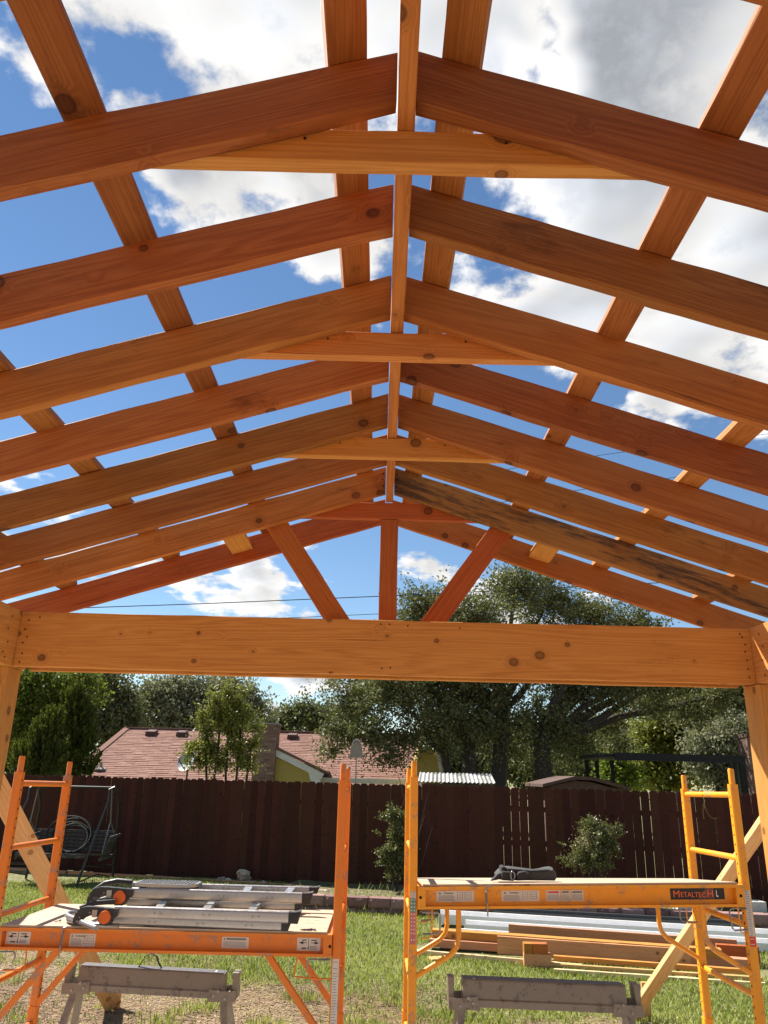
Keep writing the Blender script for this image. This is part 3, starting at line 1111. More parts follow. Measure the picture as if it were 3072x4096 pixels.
# iris blades behind the rocks
g = ground_at(985, 3525, .1)
ir = thing('iris_plant', (g.x, g.y+.15, .1), 'iris with a few tall sword leaves behind the stacked rocks', 'plant')
for k in range(11):
    mb = MB()
    mb.tint = random.uniform(.2, .8)
    a_ = random.uniform(-.9, .9)
    h_ = random.uniform(.2, .42)
    b0 = Vector((g.x+random.uniform(-.18, .18), g.y+.15+random.uniform(-.08, .08), .09))
    pts = [b0+Vector((a_*h_*.6*s_*s_, .1*s_*h_, h_*(s_-.18*s_*s_*abs(a_)))) for s_ in (0, .25, .5, .75, 1)]
    ww = [.014, .017, .014, .009, .001]
    vs = []
    for p_, q_ in zip(pts, ww):
        vs += [p_+Vector((q_, 0, 0)), p_-Vector((q_, 0, 0))]
    mb.add(vs, [(2*i, 2*i+1, 2*i+3, 2*i+2) for i in range(4)])
    mb.build('leaf_blade', 'leaf_dark', ir)


def shrub(name, label, cx, cy, Y, ells, n_, per, size, leaf, tr=.05, stems=5):
    g_ = D(cx, cy, Y)
    zb = ground_z(g_.x, Y)
    root = thing(name, (g_.x, Y, zb), label, 'shrub')
    mb = MB()
    E_ = []
    for (ex, ey, rx, ry) in ells:
        c_ = D(ex, ey, Y)
        k_ = (D(ex+rx, ey, Y)-c_).length
        k2 = (D(ex, ey+ry, Y)-c_).length
        E_.append((tuple(c_), (k_, k_*.8, k2)))
    for k in range(stems):
        c_ = Vector(E_[k % len(E_)][0])+Vector((random.uniform(-.1, .1), random.uniform(-.1, .1), random.uniform(.0, .25)))
        limb(mb, (g_.x+random.uniform(-.05, .05), Y+random.uniform(-.05, .05), zb-.03), c_, .011, .004, .08, 6, k*2.2)
    mb.build('stems', 'stub', root, True)
    p, u, v, ti = foliage(E_, n_, per, size, tr, .15, 0., .34)
    quads('leaves', p, u, v, ti, leaf, root)
    return root

shrub('nandina_shrub', 'tall slender nandina shrub against the fence between the scaffolds', 852, 1905, 14.15,
      [(852, 1760, 26, 22), (860, 1800, 30, 26), (845, 1840, 28, 24), (855, 1875, 26, 24), (868, 1830, 20, 40), (832, 1862, 18, 12)], 260, 26, .022, 'leaf_shrub', .045, 7)
shrub('rounded_shrub', 'rounded small-leaved shrub with pale blossom in front of the right fence', 1285, 1905, 13.2,
      [(1285, 1800, 36, 24), (1270, 1840, 40, 32), (1310, 1815, 26, 24), (1255, 1860, 26, 20), (1300, 1855, 28, 22), (1280, 1780, 20, 14), (1330, 1790, 14, 12)], 420, 30, .018, 'leaf_shrub', .05, 8)
# blossom sprigs
g = D(1265, 1815, 13.05)
p = np.array(g)+rng.normal(size=(260, 3))*np.array((.10, .04, .07))
quads('blossom', p, unit(260)*.011, unit(260)*.008, np.full(260, .95), 'straw', bpy.data.objects['rounded_shrub'])
# bare twigs right of the nandina
tw = thing('bare_twigs', tuple(D(905, 1900, 14.0)), 'thin bare grey twigs standing before the fence beside the yellow scaffold', 'plant')
mb = MB()
for (x0_, y0_, x1_, y1_) in ((890, 1880, 925, 1710), (905, 1800, 918, 1760), (870, 1740, 885, 1668), (905, 1880, 935, 1785), (872, 1720, 860, 1672), (880, 1700, 895, 1680)):
    limb(mb, D(x0_, y0_, 14.0), D(x1_, y1_, 14.1), .007, .003, .05, 6, x0_*.1)
mb.build('twigs', 'stub', tw, True)

# garden things on the right of the bed
g = at(2560, 3660, 12.9)
mb = MB()
mb.prism([(g.x-.13, 12.8, .17), (g.x+.13, 12.8, .17), (g.x+.10, 12.8, .42), (g.x-.10, 12.8, .42)], (0, .24, 0))
tag(mb.build('terracotta_planter', 'terracotta'), 'square terracotta planter standing behind the block wall', 'planter')
for (xa, xb, lab) in ((2708, 2786, 'white block trough behind the wall left of the red bowl'), (2985, 3062, 'white block trough behind the wall at the right edge')):
    a_, b_ = at(xa, 3660, 12.85), at(xb, 3660, 12.85)
    mb = MB()
    mb.box((a_.x, 12.78, .16), (b_.x, 12.83, .33)).box((a_.x, 12.97, .16), (b_.x, 13.02, .33))
    mb.box((a_.x, 12.835, .16), (a_.x+.05, 12.965, .328)).box((b_.x-.05, 12.835, .16), (b_.x, 12.965, .328)).box((a_.x+.05, 12.835, .16), (b_.x-.05, 12.965, .19))
    tag(mb.build('trough', 'white_block'), lab, 'trough', 'white troughs')
g = at(2882, 3640, 13.0)
mb = MB()
prof = [(.10, 0), (.14, .03), (.21, .13), (.225, .15), (.205, .15), (.12, .05), (.0, .04)]
seg = 20
vs, fs = [], []
for (r_, z_) in prof:
    for k in range(seg):
        an = 2*math.pi*k/seg
        vs.append((g.x+r_*math.cos(an), 13.05+r_*math.sin(an), .30+z_))
for i in range(len(prof)-1):
    for k in range(seg):
        fs.append((i*seg+k, i*seg+(k+1) % seg, (i+1)*seg+(k+1) % seg, (i+1)*seg+k))
mb.add(vs, fs)
bw = thing('bird_bath', (g.x, 13.05, .17), 'low bird bath with a wide red bowl behind the block wall', 'bird bath')
mb.build('bowl', 'red_bowl', bw, True)
MB().tube([(g.x, 13.05, .10), (g.x, 13.05, .22), (g.x, 13.05, .305)], [.12, .07, .09], 14).build('pedestal', 'terracotta', bw, True)
g = at(2627, 3680, 13.1)
mb = MB().tube([(g.x, 13.1, .1), (g.x+.01, 13.1, .55)], .022, 10)
tag(mb.build('metal_stake', 'steel', None, True), 'short grey metal pipe upright in the bed right of the planter', 'stake')

# ------------------------------------------------------------------ scaffolds
def sticker_at(parent, x, z, y, w_, h_, kind, slope=0.):
    """printed label on a face looking at the viewer (x right, z up); lower left corner"""
    ex = Vector((1, 0, slope)).normalized()
    ez = Vector((0, 0, 1))
    o_ = Vector((x, y, z))

    def rect(mb, u0, v0, u1, v1, d0, d1):
        c_ = [o_+ex*u+ez*v+Vector((0, -d, 0)) for d in (d0, d1) for (u, v) in ((u0, v0), (u1, v0), (u1, v1), (u0, v1))]
        mb.hexa([c_[0], c_[3], c_[2], c_[1], c_[4], c_[7], c_[6], c_[5]][::1])
    mb = MB()
    rect(mb, 0, 0, w_, h_, 0., .0009)
    st = mb.build('sticker', 'logo_black' if kind == 'logo' else 'sticker', parent)
    if kind == 'logo':
        f_ = Vector((0, -.0012, 0))
        text_obj('M', h_*.82, 'logo_orange', st, o_+ex*(w_*.045)+ez*(h_*.20)+f_, ex, ez, sx=1.05)
        text_obj('ETALTEC', h_*.60, 'logo_orange', st, o_+ex*(w_*.185)+ez*(h_*.22)+f_, ex, ez, sx=.95)
        text_obj('H', h_*.82, 'logo_orange', st, o_+ex*(w_*.672)+ez*(h_*.20)+f_, ex, ez, sx=1.1)
        mb = MB()
        for k in range(9):
            u = w_*(.50+.035*k)
            c_ = [(u, h_*.06), (u+.006, h_*.06), (u+.006+h_*.85, h_*.92), (u+h_*.85, h_*.92)]
            c_ = [(min(a, w_*.80), b_) for a, b_ in c_]
            mb.prism([o_+ex*a+ez*b_+Vector((0, -.00092, 0)) for a, b_ in c_], (0, -.0001, 0))
        mb.build('stripes', 'terracotta', st)
        mb = MB()
        rect(mb, w_*.845, h_*.2, w_*.86, h_*.75, .0009, .0012)
        rect(mb, w_*.86, h_*.2, w_*.885, h_*.32, .0009, .0012)
        mb.build('emblem', 'white_ink', st)
        return st
    ink = MB()
    if kind == 'arrows':
        rect(ink, w_*.48, h_*.12, w_*.50, h_*.94, .0009, .0013)
        ink.prism([o_+ex*(w_*a)+ez*(h_*b_)+Vector((0, -.0009, 0)) for a, b_ in ((.455, .26), (.49, .06), (.525, .26))], (0, -.0004, 0))
        for s0, s1, t0 in ((.16, .42, 1), (.58, .86, -1)):
            rect(ink, w_*s0, h_*.60, w_*s1, h_*.645, .0009, .0013)
            e_ = w_*(s0 if t0 > 0 else s1)
            ink.prism([o_+ex*(e_+a*t0)+ez*(h_*b_)+Vector((0, -.0009, 0)) for a, b_ in ((.014, .74), (-.012, .62), (.014, .50))], (0, -.0004, 0))
        rect(ink, w_*.2, h_*.78, w_*.4, h_*.86, .0009, .0012)
        rect(ink, w_*.6, h_*.78, w_*.85, h_*.86, .0009, .0012)
        for k in range(3):
            rect(ink, w_*.55, h_*(.12+.1*k), w_*.85, h_*(.15+.1*k), .0009, .0012)
        rect(ink, w_*.2, h_*.14, w_*.4, h_*.24, .0009, .0012)
    else:
        half = .5 if kind == 'warning' else .95
        for k in range(6):
            rect(ink, w_*.05, h_*(.1+.09*k), w_*(half-.03*(k % 3)), h_*(.135+.09*k), .0009, .0012)
        ink.prism([o_+ex*(w_*a)+ez*(h_*b_)+Vector((0, -.0009, 0)) for a, b_ in ((.05, .70), (.13, .70), (.09, .93))], (0, -.0004, 0))
        if kind == 'warning':
            text_obj('WARNING', h_*.2, 'ink', st, o_+ex*(w_*.2)+ez*(h_*.72)+Vector((0, -.0012, 0)), ex, ez)
            for u0, u1, v0, v1 in ((.55, .70, .2, .85), (.75, .93, .2, .85)):
                for a, b_, c_, d_ in ((u0, v0, u1, v0+.03), (u0, v1-.03, u1, v1), (u0, v0+.03, u0+.012, v1-.03), (u1-.012, v0+.03, u1, v1-.03), (u0+.03, v0+.2, u1-.03, v0+.24), (u0+.03, v0+.4, u1-.03, v0+.44)):
                    rect(ink, w_*a, h_*b_, w_*c_, h_*d_, .0009, .0012)
        else:
            mb = MB()
            rect(mb, w_*.16, h_*.72, w_*.9, h_*.9, .0009, .0012)
            mb.build('heading', 'sticker_red' if kind == 'red' else 'ink_grey', st)
    ink.build('print', 'ink_grey' if kind != 'arrows' else 'ink', st)
    return st


def scaffold(mat, label, Xl, Xr, Yn, Yf, zjN, zjF, rungs, rail, deck_far, bent):
    """rail: (top left, top right, height); deck_far: deck height at far left and far right"""
    root = thing('rolling_scaffold', ((Xl+Xr)/2, (Yn+Yf)/2, 0), label, 'scaffold', 'baker scaffolds')
    PW = .047

    def post(x, y, zj):
        inner = 1 if x < (Xl+Xr)/2 else -1
        mb = MB().bar((x, y, .16), (x, y, zj), PW, PW, (0, 1, 0))
        po = mb.build('post', mat, root)
        MB().tube([(x, y, zj-.03), (x, y, zj+.080), (x, y, zj+.088)], [.0175, .0175, .014], 12).build('pin', mat, po, True)
        mb = MB()
        z_ = .3
        while z_ < zj-.03:
            mb.tube([(x+inner*(PW/2-.001), y, z_), (x+inner*(PW/2+.0008), y, z_)], .0062, 8)
            z_ += .0508
        tag(mb.build('pin_holes', 'hole', po), kind='stuff')
        MB().bar((x, y, .16), (x, y, .62), PW+.008, PW+.008, (0, 1, 0)).build('leg_sleeve', mat, po)
        ca = MB().bar((x, y, .10), (x, y, .158), .06, .06, (0, 1, 0))
        ca.bar((x-.026, y, .055), (x-.026, y, .125), .006, .05, (0, 1, 0)).bar((x+.026, y, .055), (x+.026, y, .125), .006, .05, (0, 1, 0))
        cb = ca.build('caster_fork', 'steel', root)
        MB().tube([(x-.018, y, .0625), (x+.018, y, .0625)], .0625, 18).build('caster_wheel', 'rubber', cb, True)
        return po
    for x in (Xl, Xr):
        pn = post(x, Yn, zjN)
        post(x, Yf, zjF)
        for z_ in rungs:
            MB().tube([(x, Yn+PW/2-.004, z_), (x, Yf-PW/2+.004, z_-.012)], .0165, 12).build('rung', mat, root, True)
    (ztl, ztr, rh) = rail
    sl_ = (ztr-ztl)/(Xr-Xl)

    def chan(y0, y1, zl, zr, nm):
        """C channel along x, open towards y0"""
        xa, xb = Xl+PW/2+.001, Xr-PW/2-.001
        mb = MB()

        def bx(za, zb, ya, yb, x0=xa, x1=xb):
            f_ = lambda x: zl+(zr-zl)*(x-Xl)/(Xr-Xl)
            ya, yb = min(ya, yb), max(ya, yb)
            mb.hexa([(x0, ya, f_(x0)-za), (x1, ya, f_(x1)-za), (x1, yb, f_(x1)-za), (x0, yb, f_(x0)-za), (x0, ya, f_(x0)-zb), (x1, ya, f_(x1)-zb), (x1, yb, f_(x1)-zb), (x0, yb, f_(x0)-zb)])
        d_ = 1 if y1 > y0 else -1
        bx(.016, 0., y0, y1-d_*.005)
        bx(rh, rh-.014, y0, y1-d_*.005)
        bx(rh-.001, .001, y1-d_*.005, y1)
        bx(rh-.0145, .0165, y0+d_*.001, y1-d_*.006, xa, xa+.045)
        bx(rh-.0145, .0165, y0+d_*.001, y1-d_*.006, xb-.045, xb)
        return mb.build(nm, mat, root)
    r_ = chan(Yn-.045, Yn+.0, ztl, ztr, 'platform_rail')
    chan(Yf+.045, Yf, deck_far[0], deck_far[1], 'platform_rail')
    for x_ in (Xl+.038, Xr-.038):
        f_ = lambda x, q: (ztl+(ztr-ztl)*(x-Xl)/(Xr-Xl))*(1-q)+(deck_far[0]+(deck_far[1]-deck_far[0])*(x-Xl)/(Xr-Xl))*q
        MB().bar((x_, Yn+.002, f_(x_, 0)-.06), (x_, Yf-.002, f_(x_, 1)-.06), .03, .10).build('end_rail', mat, root)
    # plywood deck
    xa, xb = Xl+.055, Xr-.055
    f_ = lambda x, q: (ztl+(ztr-ztl)*(x-Xl)/(Xr-Xl))*(1-q)+(deck_far[0]+(deck_far[1]-deck_far[0])*(x-Xl)/(Xr-Xl))*q
    ya, yb = Yn-.035, Yf+.035
    mb = MB()
    mb.hexa([(xa, ya, f_(xa, 0)+.001), (xb, ya, f_(xb, 0)+.001), (xb, yb, f_(xb, 1)+.001), (xa, yb, f_(xa, 1)+.001),
             (xa, ya, f_(xa, 0)+.012), (xb, ya, f_(xb, 0)+.012), (xb, yb, f_(xb, 1)+.012), (xa, yb, f_(xa, 1)+.012)])
    mb.build('plywood_deck', 'plywood', root)
    # corner braces under the rails
    for y_, zz in ((Yn, (ztl, ztr)), (Yf, deck_far)):
        for x_, sg, zt_ in ((Xl, 1, zz[0]), (Xr, -1, zz[1])):
            zb = zt_-rh-.002
            if bent:
                px_ = x_+sg*.255
                pts = [Vector((px_, y_-.01, zb+.002)), Vector((px_, y_-.01, zb-.14)), Vector((px_-sg*.012, y_-.01, zb-.185)), Vector((px_-sg*.045, y_-.01, zb-.222)), Vector((px_-sg*.09, y_-.01, zb-.248)), Vector((x_+sg*.02, y_-.01, zb-.33))]
                MB().tube(pts, .0145, 12).build('corner_brace', mat, root, True)
            else:
                MB().bar((x_+sg*.37, y_-.005, zb+.002), (x_+sg*.015, y_-.005, zb-.43), .034, .03, (0, 1, 0)).build('corner_brace', mat, root)
    return root, r_


rO = [.195+.343*k for k in range(6)]
orange, railO = scaffold('orange', 'orange steel rolling scaffold on the left with a folded ladder on its deck', -2.098, -.228, 4.70, 5.44, 1.972, 1.952, [z for z in rO if abs(z-1.22) > .02]+[1.225], (1.178, 1.180, .107), (1.165, 1.167), False)
rY = [.225+.343*k for k in range(6)]
yellow, railY = scaffold('yellow', 'yellow steel rolling scaffold on the right with a tool belt on its deck', .187, 2.065, 4.78, 5.53, 1.999, 1.962, rY, (1.414, 1.468, .113), (1.355, 1.392), True)

# printed labels on the rails (recessed web of the channel)
def web_z(zl, zr, Xl, Xr, x):
    return zl+(zr-zl)*(x-Xl)/(Xr-Xl)
yo = 4.70-.0052
for (xa, xb, ya, yb, kd) in ((20, 125, 3732, 3776, 'arrows'), (275, 385, 3734, 3784, 'warning'), (886, 996, 3752, 3792, 'text'), (1187, 1282, 3762, 3802, 'arrows')):
    p0, p1 = at(xa, yb, yo), at(xb, ya, yo)
    sticker_at(railO, p0.x, max(p0.z, 1.178-.107+.018), yo, p1.x-p0.x, .062 if kd != 'text' else .055, kd)
yo = 4.78-.0052
sy = (1.468-1.414)/(2.065-.187)
for (xa, xb, kd) in ((1746, 1896, 'warning'), (2007, 2158, 'warning'), (2185, 2242, 'red'), (2245, 2280, 'text'), (2283, 2335, 'text')):
    p0, p1 = at(xa, 3600, yo), at(xb, 3600, yo)
    sticker_at(railY, p0.x, web_z(1.414, 1.468, .187, 2.065, p0.x)-.113+.032, yo, p1.x-p0.x, .055, kd, sy)
p0, p1 = at(2683, 3597, yo), at(2900, 3597, yo)
sticker_at(railY, p0.x, web_z(1.414, 1.468, .187, 2.065, p0.x)-.113+.034, yo, p1.x-p0.x, .062, 'logo', sy)
# bolt holes in the end plates
for (rail_, x_, z_, y_) in ((railO, -.262, 1.125, 4.654), (railO, -2.055, 1.125, 4.654), (railY, .228, 1.362, 4.734), (railY, 2.02, 1.41, 4.734)):
    MB().tube([(x_, y_+.003, z_), (x_, y_, z_)], .008, 10).build('bolt_hole', 'hole', rail_)


def face_label(parent, x, y, z0, z1, w_, mats, nm='sticker'):
    """upright label on the viewer's side of a post, in coloured bands from the top"""
    z_ = z1
    st = None
    H_ = z1-z0
    for (frac, mt, lines) in mats:
        zb = z_-H_*frac
        o = MB().box((x-w_/2, y-.0010, zb+.0004), (x+w_/2, y, z_)).build(nm, mt, parent)
        ink = MB()
        n_ = lines
        for k in range(n_):
            zz = zb+(z_-zb)*(k+.5)/n_
            if mt in ('sticker_green', 'sticker_pink'):
                for u in (-.24, .24):
                    ink.tube([(x+u*w_, y-.0010, zz), (x+u*w_, y-.0013, zz)], w_*.12, 8)
            else:
                ink.box((x-w_*.4, y-.0013, zz-.0016), (x+w_*random.uniform(.15, .4), y-.0010, zz+.0012))
        ink.build('print', 'white_ink' if mt in ('sticker_green', 'sticker_pink', 'sticker_red') else 'ink_grey', o)
        z_ = zb


pY = [o for o in yellow.children if o.name.startswith('post')]
pO = [o for o in orange.children if o.name.startswith('post')]
fy = 4.78-.0237
zt_, zb_ = at(1660, 3566, fy).z, at(1660, 3778, fy).z
face_label(pY[0], .187, fy-.0002, zb_, zt_, .030, [(.13, 'sticker', 3), (.27, 'sticker_green', 4), (.43, 'sticker_pink', 6), (.17, 'sticker_pink', 1)])
zt_, zb_ = at(3020, 3562, fy).z, at(3040, 3788, fy).z
face_label(pY[2], 2.065, fy-.0002, zb_, zt_, .032, [(.82, 'sticker', 26), (.18, 'sticker_red', 2)])
fy = 4.70-.0237
zt_ = at(1370, 3836, fy).z
face_label(pO[2], -.228, fy-.0002, zt_-.62, zt_, .034, [(.1, 'sticker', 2), (.9, 'sticker', 44)])

# sprung latches and guard loops below the rails
def wire_part(parent, nm, pts, Y, r_, mat, seg=8):
    P_ = [at(x, y, Y) if not isinstance(x, Vector) else x for x, y in pts]
    return MB().tube(P_, r_, seg).build(nm, mat, parent, True)


c5 = lambda x, y: (700+.4822*x, 3400+.4822*y)
c6 = lambda x, y: (1500+.4822*x, 3400+.4822*y)
c7 = lambda x, y: (2272+.4822*x, 3400+.4822*y)
c4 = lambda x, y: (.463*x, 3400+.463*y)
wire_part(orange, 'latch_guard', [c5(1022, 885), c5(1000, 960), c5(986, 1030), c5(994, 1050), c5(1100, 1062), c5(1300, 1072)], 4.68, .0042, 'orange')
wire_part(orange, 'latch_pin', [c5(1096, 995), c5(1098, 935), c5(1106, 914), c5(1125, 908), c5(1290, 908)], 4.66, .0048, 'steel')
wire_part(orange, 'latch_spring', [c5(1200+6*k, 914+(6 if k % 2 else -6)) for k in range(15)], 4.655, .0022, 'steel', 6)
wire_part(orange, 'latch_guard', [c4(228, 868), c4(225, 930), c4(212, 1020), c4(190, 1036), c4(0, 1040)], 4.68, .0042, 'orange')
wire_part(orange, 'latch_pin', [c4(105, 975), c4(128, 930), c4(128, 890), c4(110, 880), c4(-40, 880)], 4.66, .0048, 'steel')
for (off, Y_) in ((0, 4.76), (-95, 5.45)):
    k_ = .86 if off else 1.
    tr = (lambda x, y: c6(x, y)) if not off else (lambda x, y: c6(330+(x-330)*.78, 500+(y-500)*.42))
    wire_part(yellow, 'latch_guard', [tr(474, 498), tr(474, 600), tr(470, 722), tr(380, 735)], Y_, .0042, 'yellow')
    wire_part(yellow, 'latch_pin', [tr(388, 516), tr(520, 519), tr(536, 530), tr(541, 560), tr(538, 670), tr(520, 694), tr(395, 697)], Y_, .005, 'steel')
    if not off:
        wire_part(yellow, 'latch_spring', [tr(398+6*k, 700+(8 if k % 2 else -6)) for k in range(13)], Y_-.004, .0022, 'steel', 6)
wire_part(yellow, 'latch_guard', [c7(1408, 470), c7(1420, 560), c7(1435, 680), c7(1460, 690), c7(1535, 685)], 4.76, .0042, 'yellow')
wire_part(yellow, 'latch_pin', [c7(1480, 485), c7(1370, 482), c7(1345, 495), c7(1340, 520), c7(1365, 650), c7(1385, 668), c7(1510, 660)], 4.76, .005, 'steel')
wire_part(yellow, 'latch_spring', [c7(1420+6*k, 487+(8 if k % 2 else -8)) for k in range(11)], 4.755, .0022, 'steel', 6)
wire_part(yellow, 'latch_pin', [c7(925, 470), c7(930, 560), c7(945, 592), c7(1075, 598)], 5.47, .0045, 'steel')
wire_part(yellow, 'latch_guard', [c7(978, 470), c7(985, 540), c7(995, 605), c7(1075, 608)], 5.47, .0042, 'yellow')
# deck hold-down hooks with springs in front of the rails
for par, tr, hk, Y_ in ((orange, c4, [(575, 665), (548, 672), (541, 690), (530, 800), (518, 860), (506, 935)], 4.645), (yellow, c6, [(972, 300), (925, 302), (920, 320), (928, 420), (934, 480), (936, 550)], 4.725)):
    wire_part(par, 'deck_hook', [tr(*q) for q in hk], Y_, .004, 'steel')
    a_, b_ = Vector((*tr(hk[2][0]+2, hk[2][1]+20), 0)), Vector((*tr(hk[3][0]-2, hk[3][1]+20), 0))
    pts = []
    for k in range(41):
        q = a_.lerp(b_, k/40)
        c_ = at(q.x, q.y, Y_)
        an = k*math.pi/2
        pts.append(c_+Vector((math.cos(an)*.0075, math.sin(an)*.0075, 0)))
    MB().tube(pts, .0016, 6).build('hook_spring', 'steel', par, True)
# twist of wire left hanging from a rung
c8 = lambda x, y: (2272+.4822*x, 2900+.4822*y)
tw = [c8(1115, 575), c8(1122, 610), c8(1138, 625), c8(1126, 650), c8(1120, 690), c8(1122, 740), c8(1130, 780)]
mb = MB().tube([at(x, y, 5.1) for x, y in tw], .0016, 6)
mb.tube([at(*c8(x, y), 5.1) for x, y in ((1125, 650), (1140, 680), (1155, 725), (1178, 760), (1205, 778), (1238, 770))], .0016, 6)
tag(mb.build('tie_wire', 'copper_wire', None, True), 'twist of thin wire hanging from the top rung of the yellow scaffold', 'wire')

# ------------------------------------------------------------------ folded ladder on the orange deck
lad = thing('folding_ladder', (-1.0, 5.05, 1.19), 'folded aluminium articulated ladder with orange hinge discs on the orange deck', 'ladder')


def rail_part(p, q, w_, h_, foot, nm='ladder_rail'):
    """rounded rectangular tube with a black foot at its right end"""
    p, q = Vector(p), Vector(q)
    x = (q-p).normalized()
    z = Vector((0, 0, 1))-x*x.z
    z.normalize()
    y = z.cross(x)
    prof = []
    for (cx_, cz_, a0) in ((1, -1, -90), (1, 1, 0), (-1, 1, 90), (-1, -1, 180)):
        for k in range(4):
            an = R(a0+30*k)
            r_ = min(w_, h_)*.42
            prof.append((cx_*(w_/2-r_)+r_*math.cos(an), cz_*(h_/2-r_)+r_*math.sin(an)))
    n_ = len(prof)
    mb = MB()
    mb.add([p+y*a+z*b_ for a, b_ in prof]+[q+y*a+z*b_ for a, b_ in prof], [(i, (i+1) % n_, n_+(i+1) % n_, n_+i) for i in range(n_)]+[tuple(range(n_-1, -1, -1)), tuple(range(n_, 2*n_))])
    ro = mb.build(nm, 'alu', lad, True)
    mb = MB()
    e_ = q+x*foot
    s0, s1 = 1.06, 1.22
    mb.add([q-x*.004+y*a*s0+z*b_*s0 for a, b_ in prof]+[q+x*foot*.5+y*a*s0+z*b_*s0 for a, b_ in prof]+[e_+x*.02*(b_/h_)+y*a*s1+z*(b_*s1+.004) for a, b_ in prof],
           [(i, (i+1) % n_, n_+(i+1) % n_, n_+i) for i in range(n_)]+[(n_+i, n_+(i+1) % n_, 2*n_+(i+1) % n_, 2*n_+i) for i in range(n_)]+[tuple(range(n_-1, -1, -1)), tuple(range(2*n_, 3*n_))])
    mb.build('rubber_foot', 'rubber', ro, True)
    mb = MB()
    for k in range(3):
        for d_ in (-.016, .016):
            c_ = p.lerp(q, .25+.28*k)+x*d_-y*(w_/2)
            mb.tube([c_+y*.001, c_-y*.003], .0055, 8)
    tag(mb.build('rivets', 'steel', ro), kind='stuff')
    return ro


ZD = 1.191                       # top of the orange deck
A_l = rail_part(ground_at(440, 3681, ZD+.024), ground_at(1129, 3704, ZD+.024), .026, .046, .042)
A_u = rail_part(ground_at(460, 3646, ZD+.080), ground_at(1158, 3669, ZD+.080), .030, .058, .055)
B_l = rail_part(ground_at(512, 3606, ZD+.026), ground_at(1182, 3625, ZD+.026), .026, .048, .042)
B_u = rail_part(ground_at(528, 3572, ZD+.086), ground_at(1211, 3593, ZD+.086), .030, .064, .055)
C_u = rail_part(ground_at(530, 3540, ZD+.112), ground_at(1240, 3560, ZD+.112), .030, .040, .055)
C_l = rail_part(ground_at(530, 3563, ZD+.055), ground_at(1215, 3588, ZD+.055), .026, .044, .04)


def on_rail(r0, f_, dz=0.):
    me_ = r0.data
    n_ = len(me_.vertices)//2
    p_ = sum((Vector(v.co) for v in me_.vertices[:n_]), Vector())/n_
    q_ = sum((Vector(v.co) for v in me_.vertices[n_:]), Vector())/n_
    return p_.lerp(q_, f_)+Vector((0, 0, dz))


def rung_part(p, q, w_=.05, h_=.026):
    mb = MB().bar(p, q, w_, h_, (0, 0, 1))
    r_ = mb.build('ladder_rung', 'alu', lad)
    return r_


for f_ in (.06, .36, .66, .90):
    rung_part(on_rail(B_u, f_, .004), on_rail(C_u, f_, .002))
for f_ in (.22, .50, .77):
    rung_part(on_rail(A_l, f_), on_rail(B_l, f_))


def hinge(cx_, cy_, Y, sc, nose):
    """cast hinge: curved black arm, collar and orange disc"""
    c_ = at(cx_, cy_, Y)
    s_ = (at(cx_+1, cy_, Y)-c_).length
    ol = [(n[0], n[1]) for n in nose]
    poly = [c_+Vector((a*s_*sc, 0, -b_*s_*sc)) for a, b_ in ol]
    mb = MB().prism([p+Vector((0, -.016, 0)) for p in poly], (0, .034, 0))
    h_ = mb.build('hinge', 'black_plastic', lad)
    MB().tube([c_+Vector((0, -.010, 0)), c_+Vector((0, -.028, 0)), c_+Vector((0, -.031, 0))], [24.5*s_*sc, 24.5*s_*sc, 22*s_*sc], 28).build('hinge_disc', 'disc_orange', h_, True)
    a_ = c_+Vector((-54*s_*sc, 0, 24*s_*sc))
    MB().box((a_.x, a_.y-.019, a_.z-26*s_*sc), (a_.x+20*s_*sc, a_.y+.02, a_.z+1*s_*sc)).build('hinge_collar', 'alu', h_)
    mb = MB()
    for (a, b_) in ((-64, -16), (-102, 4), (-112, 18)):
        q = c_+Vector((a*s_*sc, -.016, -b_*s_*sc))
        mb.tube([q, q+Vector((0, -.003, 0))], .004, 8)
    mb.build('hinge_bolts', 'steel', h_)
    return h_


nose = [(-128, 26), (-130, 10), (-122, -12), (-104, -30), (-84, -36), (-50, -36), (48, -30), (46, -2), (34, 6), (26, 24), (8, 32), (-16, 30), (-28, 14), (-32, -4), (-60, -4), (-84, 6), (-98, 20), (-112, 30)]
hinge(482, 3588, on_rail(B_u, 0).y-.02, 1., nose)
hinge(424, 3666, on_rail(A_u, 0).y-.02, .98, nose)
YC = on_rail(C_u, 0).y
MB().tube([at(372, 3562, YC), at(420, 3534, YC), at(470, 3524, YC), at(528, 3530, YC)], [.010, .017, .018, .018], 10).build('hinge_arm', 'black_plastic', lad, True)
MB().tube([at(388, 3603, 5.35), at(440, 3590, 5.33), at(470, 3582, 5.3)], .014, 10).build('hinge_arm', 'black_plastic', lad, True)
MB().tube([at(320, 3632, 5.1), at(380, 3612, 5.15), at(460, 3606, 5.2)], .014, 10).build('hinge_arm', 'black_plastic', lad, True)
